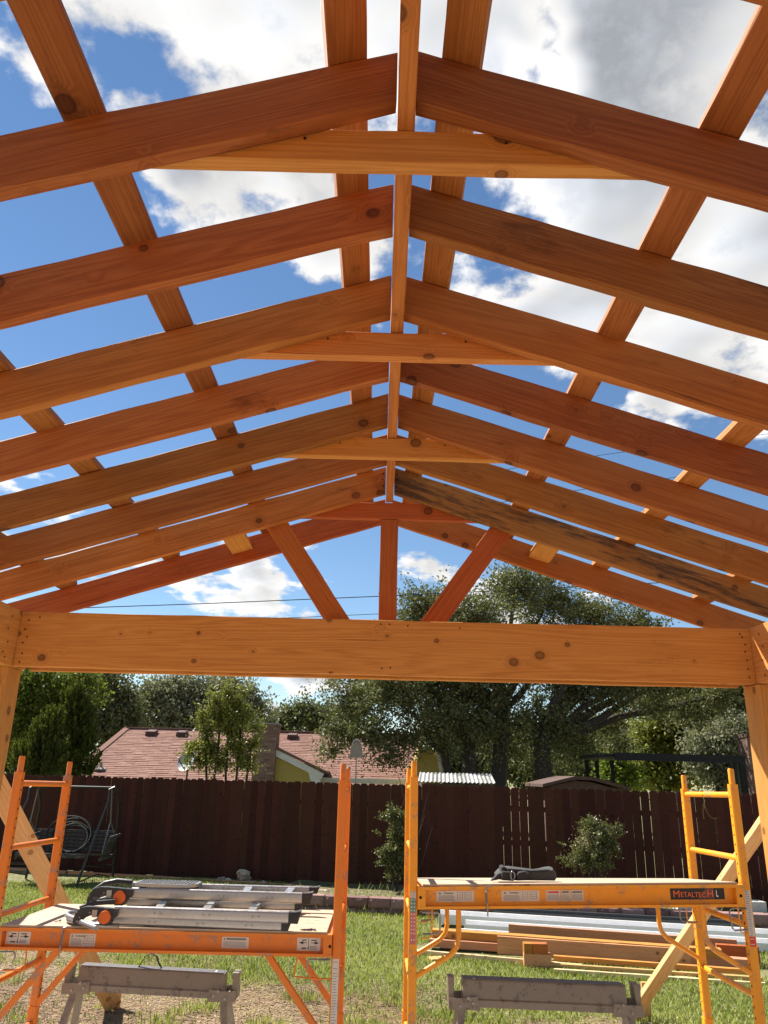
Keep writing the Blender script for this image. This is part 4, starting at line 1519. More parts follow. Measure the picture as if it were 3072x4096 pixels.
# ribbed standing plate between the far rails
yp = (on_rail(B_u, .2).y+on_rail(C_u, .2).y)/2+.02
a_, b_ = at(548, 3538, yp), at(800, 3541, yp)
zz = on_rail(C_u, .2).z+.012
pl = []
for k in range(20):
    an = 2*math.pi*k/20
    cx_ = (a_.x+b_.x)/2
    ex = abs(math.cos(an))**.35*math.copysign(1, math.cos(an))
    pl.append((cx_+ex*(b_.x-a_.x)/2, yp+.10*abs(math.sin(an))**.6*math.copysign(1, math.sin(an)), zz))
pt = MB().prism(pl, (0, 0, .018)).build('standing_plate', 'alu', lad)
mb = MB()
for k in range(16):
    for j in range(5):
        x_, y_ = a_.x+.03+k*(b_.x-a_.x-.06)/15, yp-.076+j*.038
        mb.box((x_-.008, y_-.006, zz+.018), (x_+.008, y_+.006, zz+.0205))
tag(mb.build('tread_bumps', 'black_plastic', pt), kind='stuff')

# bent steel tube lying beside the ladder
dz = ZD
pts = [ground_at(*c4(*q), ZD+z_) for q, z_ in (((832, 676), .034), ((745, 642), .034), ((660, 602), .034), ((600, 578), .034), ((578, 562), .034), ((590, 550), .033), ((640, 542), .031))]
p2 = [ground_at(*c4(*q), ZD+.0135) for q in ((1024, 656), (900, 652), (760, 640), (650, 626), (598, 610), (590, 594), (610, 584))]
tag(MB().tube(pts, .0135, 14).build('bent_tube', 'steel', None, True), 'grey steel tube bent in a hook, upper one at the left end of the ladder', 'tube', 'bent steel tubes')
tag(MB().tube(p2, .0125, 14).build('bent_tube', 'steel', None, True), 'grey steel tube bent in a hook, lying flat under the other bent tube', 'tube', 'bent steel tubes')
# nails left on the deck
for k in range(7):
    p = ground_at(*c5(1062+random.uniform(0, 80), 660+random.uniform(-3, 12)), ZD)
    an = random.uniform(-.5, .5)
    d_ = Vector((math.cos(an), math.sin(an), 0))*.045
    c_ = Vector((p.x, p.y, ZD+.004))
    mb = MB().tube([c_-d_*.5, c_+d_*.5], .0025, 6)
    mb.tube([c_+d_*.5, c_+d_*.54], .0055, 8)
    tag(mb.build('loose_nail', 'black_plastic'), 'dark loose nail in the small heap at the right end of the orange deck', 'nail', 'loose nails')
p = ground_at(*c4(497, 622), ZD)
mb = MB().tube([(p.x-.01, p.y-.015, ZD+.004), (p.x+.008, p.y+.012, ZD+.006)], .0025, 6)
mb.tube([(p.x+.008, p.y+.012, ZD+.006), (p.x+.010, p.y+.015, ZD+.006)], .006, 8)
tag(mb.build('loose_screw', 'steel'), 'single screw lying at the left end of the orange deck', 'screw')

# ------------------------------------------------------------------ tool belt on the yellow deck
g0, g1 = at(1958, 3534, 5.02), at(2226, 3530, 5.02)
tz = 1.43
tb = thing('tool_belt', ((g0.x+g1.x)/2, 5.05, tz), 'black padded tool belt with a buckle lying on the yellow deck', 'tool belt')
Wd = g1.x-g0.x


def belt(ol, y0, y1, nm, mat, ns=0):
    """soft padded piece: outline in (fraction of width, height in m), rounded front to back"""
    rows_ = []
    ys_ = np.linspace(y0, y1, 7)
    cz = sum(b_ for _, b_ in ol)/len(ol)
    cx_ = sum(a for a, _ in ol)/len(ol)
    vs, fs = [], []
    n_ = len(ol)
    for j, y_ in enumerate(ys_):
        u = (j/6-.5)*2
        k_ = (1-abs(u)**2.6)**.5 if abs(u) < 1 else .35
        k_ = max(k_, .35)
        for (a, b_) in ol:
            vs.append((g0.x+Wd*(cx_+(a-cx_)*(.85+.15*k_)), y_+.006*noise.noise(Vector((a*9, b_*60, ns))), tz+.002+(cz+(b_-cz)*(.6+.4*k_))+.005*noise.noise(Vector((a*11, y_*14, ns+3)))))
    for j in range(6):
        for i in range(n_):
            fs.append((j*n_+i, j*n_+(i+1) % n_, (j+1)*n_+(i+1) % n_, (j+1)*n_+i))
    fs += [tuple(range(n_-1, -1, -1)), tuple(range(6*n_, 7*n_))]
    mb = MB()
    mb.add(vs, fs)
    return mb.build(nm, mat, tb, True)


belt([(.10, .0), (.35, -.002), (.65, .0), (.97, .002), (1.0, .018), (.985, .05), (.95, .072), (.90, .068), (.82, .058), (.70, .054), (.58, .058), (.45, .064), (.30, .068), (.20, .066), (.14, .05), (.09, .03)], 4.96, 5.12, 'belt_pad', 'fabric_grey', 1)
belt([(.16, .004), (.33, .002), (.34, .04), (.32, .055), (.16, .056), (.145, .03)], 4.935, 4.975, 'belt_strap', 'fabric', 2)
belt([(.38, .004), (.50, .004), (.555, .012), (.555, .05), (.50, .058), (.40, .054), (.365, .035)], 4.93, 4.97, 'pouch', 'fabric', 3)
belt([(0., -.004), (.10, .002), (.15, .02), (.16, .05), (.11, .04), (.05, .016)], 4.95, 4.99, 'strap_end', 'fabric', 4)
belt([(.15, .05), (.22, .048), (.25, .066), (.2, .078), (.16, .076)], 4.96, 5.05, 'strap_roll', 'fabric', 5)
belt([(.22, .058), (.5, .052), (.78, .050), (.90, .060), (.88, .066), (.6, .060), (.4, .064), (.24, .070)], 4.95, 4.985, 'top_band', 'fabric', 6)
pts = []
for k in range(16):
    an = 2*math.pi*k/16
    pts.append((g0.x+Wd*.30+.017*math.cos(an)*(1 if math.cos(an) > 0 else .4), 4.925, tz+.034+.022*math.sin(an)))
MB().tube(pts, .003, 8, True).build('ring', 'chain', tb, True)
MB().box((g0.x+Wd*.265, 4.922, tz+.01), (g0.x+Wd*.275, 4.93, tz+.058)).build('buckle', 'black_plastic', tb)

# ------------------------------------------------------------------ sawhorses
def sawhorse(x0, z0, x1, z1, Y, label, strap):
    root = thing('metal_sawhorse', ((x0+x1)/2, Y, 0), label, 'sawhorse', 'folding metal sawhorses')
    hb = .135
    wt, wb = .045, .075
    xa, xb = x0, x1
    mb = MB()
    # pressed sheet top beam, wider at its foot
    vs = []
    for (x_, zt_) in ((xa, z0), (xb, z1)):
        vs += [(x_, Y-wb, zt_-hb), (x_, Y-wb, zt_-hb+.035), (x_, Y-wb+.012, zt_-hb+.043), (x_, Y-wt, zt_-.008), (x_, Y-wt+.006, zt_), (x_, Y+wt-.006, zt_), (x_, Y+wt, zt_-.008), (x_, Y+wb-.012, zt_-hb+.043), (x_, Y+wb, zt_-hb+.035), (x_, Y+wb, zt_-hb)]
    n_ = 10
    mb.add(vs, [(i, i+1, n_+i+1, n_+i) for i in range(n_-1)]+[tuple(range(n_-1, -1, -1)), tuple(range(n_, 2*n_)), (n_-1, 0, n_, 2*n_-1)])
    beam_ = mb.build('top_beam', 'saw_metal', root)
    mb = MB().box((0, -wt+.004, .0008), ((xb-xa)*.985, wt-.004, .0025), Matrix.Translation((xa+.005, Y, z0)) @ Matrix.Rotation(-math.atan2(z1-z0, xb-xa), 4, 'Y'))
    mb.build('top_plate', 'saw_dark', beam_)
    mb = MB()
    for f_ in (.2, .5, .8):
        x_ = xa+(xb-xa)*f_
        z_ = z0+(z1-z0)*f_
        mb.hexa([(x_-.003, Y-wt-.0112, z_-.09), (x_+.003, Y-wt-.0112, z_-.09), (x_+.003, Y-wt-.0075, z_-.09), (x_-.003, Y-wt-.0075, z_-.09), (x_-.003, Y-wt-.0052, z_-.03), (x_+.003, Y-wt-.0052, z_-.03), (x_+.003, Y-wt-.002, z_-.03), (x_-.003, Y-wt-.002, z_-.03)])
    mb.build('pressed_rib', 'saw_metal', beam_)
    for sg, x_, zt_ in ((-1, xa, z0), (1, xb, z1)):
        # bracket: gusset plates, floor and an upright lug
        for ys in (-1, 1):
            y_ = Y+ys*(wb+.004)
            mb = MB().prism([(x_-sg*.085, y_, zt_-hb+.055), (x_-sg*.095, y_, zt_-hb-.015), (x_+sg*.085, y_, zt_-hb-.015), (x_+sg*.085, y_, zt_-hb+.045), (x_-sg*.01, y_, zt_-hb+.045)], (0, ys*.003, 0))
            mb.build('leg_gusset', 'saw_metal', root)
            rv = MB()
            for dx, dz_ in ((-.055, .02), (.02, .005), (-.03, .045)):
                rv.tube([(x_+sg*dx, y_+ys*.003, zt_-hb+dz_), (x_+sg*dx, y_+ys*.008, zt_-hb+dz_)], .009, 10)
            tag(rv.build('rivets', 'steel', root, True), kind='stuff')
        mb = MB().box((min(x_+sg*.002, x_+sg*.08), Y-wb, zt_-hb-.012), (max(x_+sg*.002, x_+sg*.08), Y+wb, zt_-hb-.008))
        for ys in (-1, 1):
            mb.hexa([(x_+sg*.058, Y+ys*.03-.018, zt_-hb-.006), (x_+sg*.084, Y+ys*.03-.018, zt_-hb-.006), (x_+sg*.084, Y+ys*.03+.018, zt_-hb-.006), (x_+sg*.058, Y+ys*.03+.018, zt_-hb-.006),
                     (x_+sg*.050, Y+ys*.03-.018, zt_+.006), (x_+sg*.088, Y+ys*.03-.018, zt_+.006), (x_+sg*.088, Y+ys*.03+.018, zt_+.006), (x_+sg*.050, Y+ys*.03+.018, zt_+.006)] if sg > 0 else
                    [(x_+sg*.084, Y+ys*.03-.018, zt_-hb-.006), (x_+sg*.058, Y+ys*.03-.018, zt_-hb-.006), (x_+sg*.058, Y+ys*.03+.018, zt_-hb-.006), (x_+sg*.084, Y+ys*.03+.018, zt_-hb-.006),
                     (x_+sg*.088, Y+ys*.03-.018, zt_+.006), (x_+sg*.050, Y+ys*.03-.018, zt_+.006), (x_+sg*.050, Y+ys*.03+.018, zt_+.006), (x_+sg*.088, Y+ys*.03+.018, zt_+.006)])
        mb.build('end_bracket', 'saw_metal', root)
        for ys in (-1, 1):
            a_ = Vector((x_+sg*.005, Y+ys*.055, zt_-hb+.01))
            b_ = Vector((x_+sg*.12, Y+ys*.27, .012))
            mb = MB().bar(a_, b_, .042, .03, (0, 1, 0))
            lg = mb.build('leg', 'saw_metal', root)
            MB().box((b_.x-.035, b_.y-.03, .0), (b_.x+.035, b_.y+.03, .018)).build('foot', 'rubber', lg)
        MB().bar((x_+sg*.08, Y-.16, .33), (x_+sg*.08, Y+.16, .33), .02, .008).build('leg_brace', 'saw_metal', root)
    if strap:
        xc = xa+(xb-xa)*.47
        pts = [(xc-.075, Y, z0-.01), (xc-.06, Y, z0+.012), (xc-.035, Y, z0+.055), (xc, Y, z0+.07), (xc+.035, Y, z0+.052), (xc+.055, Y, z0+.012), (xc+.075, Y, z0-.012)]
        mb = MB()
        vs = []
        for p in pts:
            p = Vector(p)
            vs += [p+Vector((0, -.014, 0)), p+Vector((0, .014, 0)), p+Vector((0, .014, .004)), p+Vector((0, -.014, .004))]
        fs = []
        for i in range(len(pts)-1):
            for k in range(4):
                fs.append((i*4+k, i*4+(k+1) % 4, i*4+4+(k+1) % 4, i*4+4+k))
        mb.add(vs, fs)
        mb.build('carry_strap', 'fabric', root)
        MB().tube([(xb-.09, Y, z1+.003), (xb-.09, Y, z1+.0045)], .033, 20).build('round_label', 'white_ink', beam_)
    return root


a_, b_ = at(330, 3856, 5.65), at(905, 3888, 5.65)
sawhorse(a_.x, a_.z, b_.x, b_.z, 5.65, 'grey metal sawhorse with a raised carry strap beneath the orange scaffold', True)
a_, b_ = at(1848, 3908, 5.2), at(2492, 3936, 5.2)
sawhorse(a_.x, a_.z, b_.x, b_.z, 5.2, 'paint-smeared grey metal sawhorse beneath the yellow scaffold', False)

# ------------------------------------------------------------------ garden swing before the left fence
c3 = lambda x, y: (.463*x, 3000+.463*y)
gs = ground_at(301, 3555)
sw = thing('swing_stand', (gs.x-1., gs.y, 0), 'black tubular swing frame standing before the left fence', 'swing frame')
YS = gs.y
tl, tr_ = at(*c3(300, 318), YS+.35), at(*c3(985, 320), YS+.35)
tl.y = tr_.y = YS+.35
tr_.z = tl.z = (tl.z+tr_.z)/2
MB().tube([tl, tr_], .024, 12).build('top_bar', 'iron', sw, True)
for q, sx_ in ((tl, -1), (tr_, 1)):
    foot_f = Vector((gs.x if sx_ > 0 else at(*c3(60, 1000), YS).x-.55, YS, .0))
    foot_b = Vector((q.x+sx_*.06, YS+.75, .05))
    if sx_ < 0:
        foot_f = Vector((q.x-(tr_.x-gs.x)*-.35-.55, YS, 0))
    else:
        foot_f = Vector((gs.x, YS, 0))
    pts = [foot_f, foot_f.lerp(q, .5), foot_f.lerp(q, .86), q+Vector((-.03*sx_*0-.06, -.05, -.03)), q+Vector((0, 0, .012)), q+Vector((.05, .08, -.06)), Vector((q.x+.06, YS+.6, q.z-.35)), foot_b]
    MB().tube(pts, .023, 10).build('leg_frame', 'iron', sw, True)
    MB().tube([foot_f.lerp(q, .22), Vector((foot_b.x, foot_b.y, .30))], .014, 8).build('cross_brace', 'iron', sw, True)
    pts = [foot_f.lerp(q, .06)+Vector((0, .05, 0)), Vector((foot_f.x+.25, YS+.3, .20)), Vector((foot_b.x, foot_b.y-.05, .12))]
    MB().tube(pts, .012, 8).build('base_arc', 'iron', sw, True)
# bench hanging on chains
YB_ = YS+.25
seatL, seatR = at(*c3(150, 880), YB_), at(*c3(760, 905), YB_)
zs = (seatL.z+seatR.z)/2
bn = thing('swing_bench', ((seatL.x+seatR.x)/2, YB_, zs), 'weathered slatted swing bench hanging on chains in the black frame', 'swing bench')
tilt = .12
xl_, xr_ = seatL.x, seatR.x+.28
for k in range(6):
    y_ = YB_-.02+k*.075
    board('seat_slat', (xl_, y_, zs-.02*k*.5), (xr_, y_, zs-.02*k*.5), .065, .02, 'swing_wood', bn, (0, 1, -.15))
for k in range(6):
    board('back_slat', (xl_+.05, YB_+.45+.02*k, zs+.03+.062*k), (xr_-.02, YB_+.45+.02*k, zs+.03+.062*k), .052, .018, 'swing_wood', bn, (0, .25, 1))
for x_ in (xl_+.02, xr_-.03):
    # slatted arm panels at both ends
    for k in range(6):
        y_ = YB_-.02+k*.075
        board('arm_slat', (x_, y_, zs-.06), (x_+.11*(1 if x_ > -6 else 1), y_+.02, zs+.27), .06, .016, 'swing_wood', bn, (0, 1, 0))
    board('arm_rail', (x_-.01, YB_-.07, zs-.08), (x_+.03, YB_+.47, zs-.06), .05, .04, 'swing_wood', bn)
    board('arm_rail', (x_+.12, YB_-.05, zs+.28), (x_+.14, YB_+.47, zs+.30), .05, .03, 'swing_wood', bn)
board('front_rail', (xl_, YB_-.075, zs-.03), (xr_-.3, YB_-.075, zs-.03), .07, .03, 'swing_wood', bn)


def chain(p, q, parent, n_):
    p, q = Vector(p), Vector(q)
    d_ = (q-p).normalized()
    L_ = (q-p).length/n_
    s1 = d_.cross(Vector((0, 1, 0))).normalized()
    s2 = d_.cross(s1)
    mb = MB()
    for i in range(n_):
        c_ = p.lerp(q, (i+.5)/n_)
        s_ = s1 if i % 2 else s2
        pts = [c_+d_*L_*.62*math.cos(2*math.pi*k/8)+s_*.011*math.sin(2*math.pi*k/8) for k in range(8)]
        mb.tube(pts, .0032, 5, True)
    return tag(mb.build('chain', 'chain', parent, True), kind='stuff')


for (px_, x_) in ((330, xl_+.06), (968, xr_-.02)):
    tp = at(*c3(px_, 335), YS+.33)
    tp.y = YS+.33
    mdl = Vector((x_+.02, YB_+.15, tp.z*.45+zs*.55+.05))
    chain(tp, mdl, bn, 14)
    chain(mdl, (x_, YB_-.03, zs+.02), bn, 9)
    chain(mdl, (x_+.08, YB_+.42, zs+.22), bn, 7)

# coil of black hose on the bench
cc = at(*c3(600, 785), YB_+.12)
hc = thing('hose_coil', (cc.x, YB_+.2, zs+.02), 'coil of black ribbed hose leaning on the swing bench', 'hose')
for k, (rr, ox) in enumerate(((.36, -.03), (.335, .02), (.30, -.02), (.28, .03), (.26, .0))):
    pts = []
    for i in range(40):
        an = 2*math.pi*i/40
        pts.append((cc.x+ox+rr*1.12*math.cos(an), YB_+.08+.045*k*.6+.10*(math.sin(an)*.5+.5), zs+.012+rr*.86*(1+math.sin(an))*.98))
    MB().tube(pts, .016 if k != 3 else .02, 8, True).build('hose_loop', 'hose', hc, True)
mb = MB()
for rr, ox in ((.36, -.03), (.30, -.02)):
    for i in range(70):
        an = 2*math.pi*i/70
        if -1.2 < math.atan2(math.sin(an), math.cos(an)) < 1.6:
            p = Vector((cc.x+ox+rr*1.12*math.cos(an), YB_+.06+.10*(math.sin(an)*.5+.5), zs+.012+rr*.86*(1+math.sin(an))*.98))
            mb.box(p-Vector((.004, .002, .005)), p+Vector((.004, 0, .005)))
tag(mb.build('hose_marks', 'white_ink', hc), kind='stuff')

# ------------------------------------------------------------------ materials laid out on the lawn
def lay(name, a, b_, w_, t_, mat, label, grp, z0=0., cat='board', flat=False, yoff=0.):
    """a piece lying on the ground between two ground points given in picture pixels"""
    p, q = ground_at(*a), ground_at(*b_)
    p.z = q.z = z0+(t_ if flat else w_)/2
    d_ = (q-p).normalized()
    n_ = Vector((-d_.y, d_.x, 0))
    p += n_*yoff
    q += n_*yoff
    o = board(name, p, q, w_, t_, mat, None, tuple(n_) if flat else (0, 0, 1))
    return tag(o, label, cat, grp)


GL = 'timber laid out on the lawn'
lay('cedar_board', (1713, 3802), (3010, 3890), .088, .14, 'cedar_old', 'reddish cedar board, lower of the pair showing left ends behind the pale front boards', GL, .02, yoff=.16)
lay('cedar_board', (1722, 3795), (2900, 3884), .088, .14, 'cedar_tie', 'cedar board, upper of the pair showing left ends behind the pale front boards', GL, .11, yoff=.14)
lay('cedar_plank', (1990, 3826), (2768, 3884), .185, .04, 'cedar_old', 'wide cedar plank standing on edge in the middle of the lumber pile', GL, .03, yoff=.02)
lay('cedar_board', (2028, 3790), (2972, 3862), .10, .04, 'cedar_old', 'reddish cedar board on edge topmost at the back of the lumber pile', GL, .12, yoff=.28)
lay('cedar_board', (2766, 3868), (2898, 3877), .07, .04, 'cedar', 'short pale-topped cedar end poking out right of the wide plank, upper one', GL, .12, yoff=.06)
lay('cedar_board', (2766, 3868), (2890, 3876), .07, .04, 'cedar_old', 'short cedar end poking out right of the wide plank, lower one', GL, .04, yoff=.06)
lay('dark_timber', (2886, 3868), (3060, 3880), .17, .09, 'cedar_red', 'dark red squared timber at the right end of the lumber pile', GL, .03, yoff=.22)
lay('pale_board', (1613, 3818), (2330, 3884), .065, .038, 'pine_pale', 'long pale pine board lying in front at the left of the lumber pile', GL, .0)
lay('pale_board', (2216, 3868), (3040, 3930), .05, .06, 'cedar_tie', 'cedar strip in front of the wide plank, upper of the right front strips', GL, .065, yoff=.02)
lay('pale_board', (2200, 3880), (3050, 3938), .05, .045, 'pine', 'pine strip in front of the lumber pile, middle of the right front strips', GL, .02, yoff=.0)
lay('pale_board', (2216, 3894), (3060, 3952), .055, .038, 'pine_pale', 'greenish pale strip lying lowest in front of the lumber pile', GL, .0, yoff=-.03)
# support blocks under the pile
for (x_, y_, lab) in ((1752, 3848, 'wooden skid under the left end of the pale front board'), (2758, 3928, 'pale wooden skid under the right front strips')):
    g = ground_at(x_, y_)
    mb = MB().box((-.09, -.03, 0), (.09, .12, .04), Matrix.Translation((g.x, g.y, -.004)) @ Matrix.Rotation(.35, 4, 'Z'))
    tag(mb.build('skid', 'pine'), lab, 'block', 'skids under the lumber')
# squared cut-offs standing in front
g = ground_at(2150, 3875)
mb = MB().box((-.15, -.07, 0), (.15, .07, .155), Matrix.Translation((g.x, g.y, 0)) @ Matrix.Rotation(-.1, 4, 'Z'))
tag(mb.build('cutoff_block', 'cedar_old'), 'squared cedar cut-off block standing in front of the lumber pile, lower one', 'block', 'cut-off blocks')
for dx, wx, lab in ((-.105, .045, 'narrow cut-off block lying on the left of the lower block'), (.03, .085, 'wide cut-off block lying on the right of the lower block')):
    mb = MB().box((-wx, -.065, 0), (wx, .06, .10), Matrix.Translation((g.x+dx, g.y, .157)) @ Matrix.Rotation(-.04, 4, 'Z'))
    tag(mb.build('cutoff_block', 'cedar'), lab, 'block', 'cut-off blocks')


def channel_piece(a, b_, w_, h_, mat, label, z0, yoff, name='metal_trim'):
    """folded sheet trim: a flat with an upturned lip on each side and a step"""
    p, q = ground_at(*a), ground_at(*b_)
    d_ = (q-p).normalized()
    n_ = Vector((-d_.y, d_.x, 0))
    prof = [(0, 0), (w_, 0), (w_, h_), (w_-.03, h_), (w_-.03, h_-.004), (w_-.006, h_-.004), (w_-.006, .004), (w_*.55, .004), (w_*.5, .022), (w_*.3, .022), (w_*.25, .004), (.006, .004), (.006, h_*.8), (0, h_*.8)]
    mb = MB()
    k_ = len(prof)
    vs = [p+n_*(yoff+a_)+Vector((0, 0, z0+c_)) for a_, c_ in prof]+[q+n_*(yoff+a_)+Vector((0, 0, z0+c_)) for a_, c_ in prof]
    mb.add(vs, [(i, (i+1) % k_, k_+(i+1) % k_, k_+i) for i in range(k_)]+[tuple(range(k_-1, -1, -1)), tuple(range(k_, 2*k_))])
    return tag(mb.build(name, mat), label, 'metal trim', 'metal trim lengths on the lawn')


channel_piece((1748, 3712), (3120, 3800), .20, .15, 'white_metal', 'long white metal trim at the back, its left end furthest left', .035, .14)
channel_piece((1856, 3738), (3120, 3822), .20, .12, 'white_metal', 'long white metal trim in the middle of the white lengths', .03, .0)
channel_piece((1842, 3756), (2760, 3818), .17, .085, 'white_metal', 'shorter white metal trim nearest the lumber pile', .03, -.10)
channel_piece((1968, 3706), (2990, 3766), .10, .17, 'dark_metal', 'long charcoal metal flashing lying behind the white trim', .02, .34)

# ------------------------------------------------------------------ overhead wires
def cable(pts, label, r_=.012):
    P_ = [D(x, y, Y) for x, y, Y in pts]
    mb = MB().tube(P_, r_, 6)
    return tag(mb.build('overhead_wire', 'wire', None, True), label, 'wire', 'overhead wires')


cable([(-60, 1319, 22), (150, 1314, 22), (440, 1304, 22), (820, 1288, 22), (1160, 1272, 22), (1500, 1255, 22), (1800, 1238, 22)], 'thick overhead cable crossing the sky just above the tie beam', .013)
cable([(300, 1342, 23), (640, 1334, 23), (820, 1326, 23), (1000, 1316, 23), (1300, 1302, 23), (1750, 1276, 23)], 'thin overhead wire running just under the thick cable', .009)
cable([(1040, 1022, 20), (1292, 984, 20), (1349, 976, 20), (1637, 940, 20), (1900, 905, 20)], 'high overhead wire seen between the right rafters', .007)
cable([(960, 1105, 20), (1225, 1062, 20), (1262, 1057, 20), (1659, 1005, 20), (1900, 975, 20)], 'overhead wire below the highest one between the right rafters', .007)
cable([(60, 1543, 21), (180, 1561, 21), (300, 1575, 21), (460, 1577, 21)], 'slack thin wire in front of the dark conifers', .006)

# ------------------------------------------------------------------ house behind the fence
hs_ = thing('house', tuple(D(480, 1700, 26)), 'single-storey house with reddish shingle hip roof and brick chimney', 'house')
YE, YR = 24.0, 28.5
ze = D(420, 1686, YE).z
zr_ = D(420, 1577, YR).z
eL, eR = D(150, 1669, YE).x, D(915, 1680, YE).x
rL, rR = D(275, 1577, YR).x, D(907, 1590, YR).x
ez_ = ze-.05
# roof deck as a solid
mb = MB()
yb = 33.
mb.add([(eL, YE, ze), (eR, YE, ze), (rR, YR, zr_), (rL, YR, zr_), (eL, yb, ze), (eR, yb, ze)],
       [(0, 1, 2, 3), (4, 3, 2, 5), (0, 3, 4), (1, 5, 2), (0, 4, 5, 1)])
roof = mb.build('roof', 'shingle', hs_)
# shingle courses on the slope towards the yard and on the left hip
nrow = 30
mb = MB()
for i in range(nrow):
    s0, s1 = i/nrow, (i+1.12)/nrow
    y0_, y1_ = YE+(YR-YE)*s0-.02, YE+(YR-YE)*min(1, s1)
    z0_, z1_ = ze+(zr_-ze)*s0, ze+(zr_-ze)*min(1, s1)
    xa = eL+(rL-eL)*s0-.05
    xb = eR+(rR-eR)*s0
    x_ = xa
    while x_ < xb:
        w_ = random.uniform(.22, .42)
        mb.tint = min(1, max(0, random.gauss(.45, .15)))
        x2 = min(x_+w_-.006, xb)
        th = random.choice((.008, .011, .017))
        mb.hexa([(x_, y0_, z0_+.004), (x2, y0_, z0_+.004), (x2, y1_, z1_+.004), (x_, y1_, z1_+.004), (x_, y0_, z0_+.004+th), (x2, y0_, z0_+.004+th), (x2, y1_, z1_+.008), (x_, y1_, z1_+.008)])
        x_ += w_
tag(mb.build('shingles', 'shingle', roof), kind='stuff')
MB().bar((rL, YR, zr_+.02), (rR, YR, zr_+.02), .25, .05).build('ridge_cap', 'shingle', roof)
mb = MB().bar((eL-.03, YE-.02, ze+.02), (rL, YR, zr_+.03), .22, .04)
mb.build('hip_cap', 'shingle', roof)
for px_ in (327, 393, 632):
    p = D(px_, 1589, YR-.6)
    y_ = YR-.6
    z_ = ze+(zr_-ze)*((y_-YE)/(YR-YE))
    mb = MB().hexa([(p.x-.17, y_-.2, z_-.04), (p.x+.17, y_-.2, z_-.04), (p.x+.17, y_+.2, z_+.12), (p.x-.17, y_+.2, z_+.12), (p.x-.15, y_-.2, z_+.10), (p.x+.15, y_-.2, z_+.10), (p.x+.15, y_+.18, z_+.18), (p.x-.15, y_+.18, z_+.18)])
    mb.build('roof_vent', 'shed_brown', roof)
p = D(218, 1653, 24.6)
z_ = ze+(zr_-ze)*.6/4.5
mb = MB().tube([(p.x, 24.6, z_), (p.x, 24.6, z_+.04), (p.x, 24.6, z_+.1), (p.x, 24.6, z_+.24)], [.2, .19, .05, .04], 10)
mb.build('vent_pipe', 'mortar', roof, True)
# walls
mb = MB().box((eL+.5, YE+.45, ze-2.4), (eR-.3, YE+.6, ze-.02))
mb.build('wall', 'yellow_siding', hs_)
MB().bar((D(680, 1676, YE).x, YE-.06, ze+.10), (eR, YE-.06, ze+.10), .04, .14).build('fascia', 'white_trim', hs_)
# front gable beside the chimney
gy = 23.3
q0, q1, q2 = D(588, 1618, gy), D(690, 1673, gy), D(588, 1690, gy)
mb = MB().prism([(q0.x, gy, q0.z-.02), (q0.x, gy, ze-2.4), (q1.x-.15, gy, ze-2.4), (q1.x-.15, gy, q1.z-.02)], (0, .5, 0))
mb.build('gable_wall', 'yellow_siding', hs_)
for k in range(9):
    z_ = q0.z-.12-.16*k
    xr2 = q0.x+(q1.x-q0.x)*min(1, max(0, (q0.z-z_)/(q0.z-q1.z)))-.12
    if xr2-q0.x > .1:
        MB().box((q0.x, gy-.02, z_-.012), (xr2, gy-.001, z_+.02)).build('siding_lap', 'yellow_siding', hs_)
board('rake_board', Vector((q0.x-.1, gy-.06, q0.z)), Vector((q1.x+.1, gy-.06, q1.z-.05)), .17, .05, 'white_trim', hs_)
mb = MB().prism([D(664, 1662, gy-.05), D(692, 1677, gy-.05), D(692, 1692, gy-.05), D(672, 1692, gy-.05)], (0, .04, 0))
mb.build('soffit_return', 'white_trim', hs_)
mb = MB().prism([Vector((q0.x-.3, gy-.12, q0.z+.17)), Vector((q1.x+.2, gy-.12, q1.z+.03)), Vector((q1.x+.2, gy-.12, q1.z+.10)), Vector((q0.x-.3, gy-.12, q0.z+.25))], (0, 2.4, 0))
mb.build('gable_roof', 'shingle', hs_)
# chimney of laid bricks
cy = 23.1
cl_, cr_ = D(549, 1600, cy).x, D(597, 1600, cy).x
ct_ = D(575, 1565, cy).z
cw = cr_-cl_
ch = MB().box((cl_+.012, cy+.012, -1.), (cr_-.012, cy+.7, ct_-.02)).build('chimney', 'mortar', hs_)
mb = MB()
nz = int((ct_+.3)/.072)
for j in range(nz):
    z_ = ct_-.072*(j+1)
    x_ = cl_-(.1 if j % 2 else 0.)
    grow = .02 if j < 3 else 0.
    while x_ < cr_-.01:
        xa, xb = max(x_, cl_)-grow*(x_ <= cl_), min(x_+.2, cr_)+grow*(x_+.2 >= cr_)
        mb.tint = min(1, max(0, random.gauss(.5, .25)))
        mb.box((xa, cy-grow+random.uniform(0, .004), z_), (xb-.009, cy+.09, z_+.063))
        x_ += .205
    y_ = cy+.10-(.1 if j % 2 else 0.)
    while y_ < cy+.65:
        mb.tint = min(1, max(0, random.gauss(.5, .25)))
        mb.box((cr_-.09, max(y_, cy+.095), z_), (cr_+grow, min(y_+.19, cy+.70), z_+.063))
        y_ += .205
tag(mb.build('bricks', 'brick', ch), kind='stuff')
MB().box((cl_-.04, cy-.04, ct_), (cr_+.04, cy+.74, ct_+.05)).build('chimney_cap', 'mortar', ch)
# right wing end
wy = 23.2
a_, b_, c_ = D(905, 1615, wy), D(940, 1625, wy), D(985, 1700, wy)
mb = MB().prism([(a_.x, wy, a_.z), (a_.x-.5, wy, ze-2.4), (c_.x-.3, wy, ze-2.4), (b_.x+.1, wy, b_.z)], (0, 2.5, 0))
mb.build('wing_wall', 'yellow_siding', hs_)
board('rake_board', Vector((b_.x+.06, wy-.06, b_.z+.05)), Vector((D(948, 1675, wy).x+.1, wy-.06, D(948, 1675, wy).z)), .12, .05, 'white_trim', hs_)

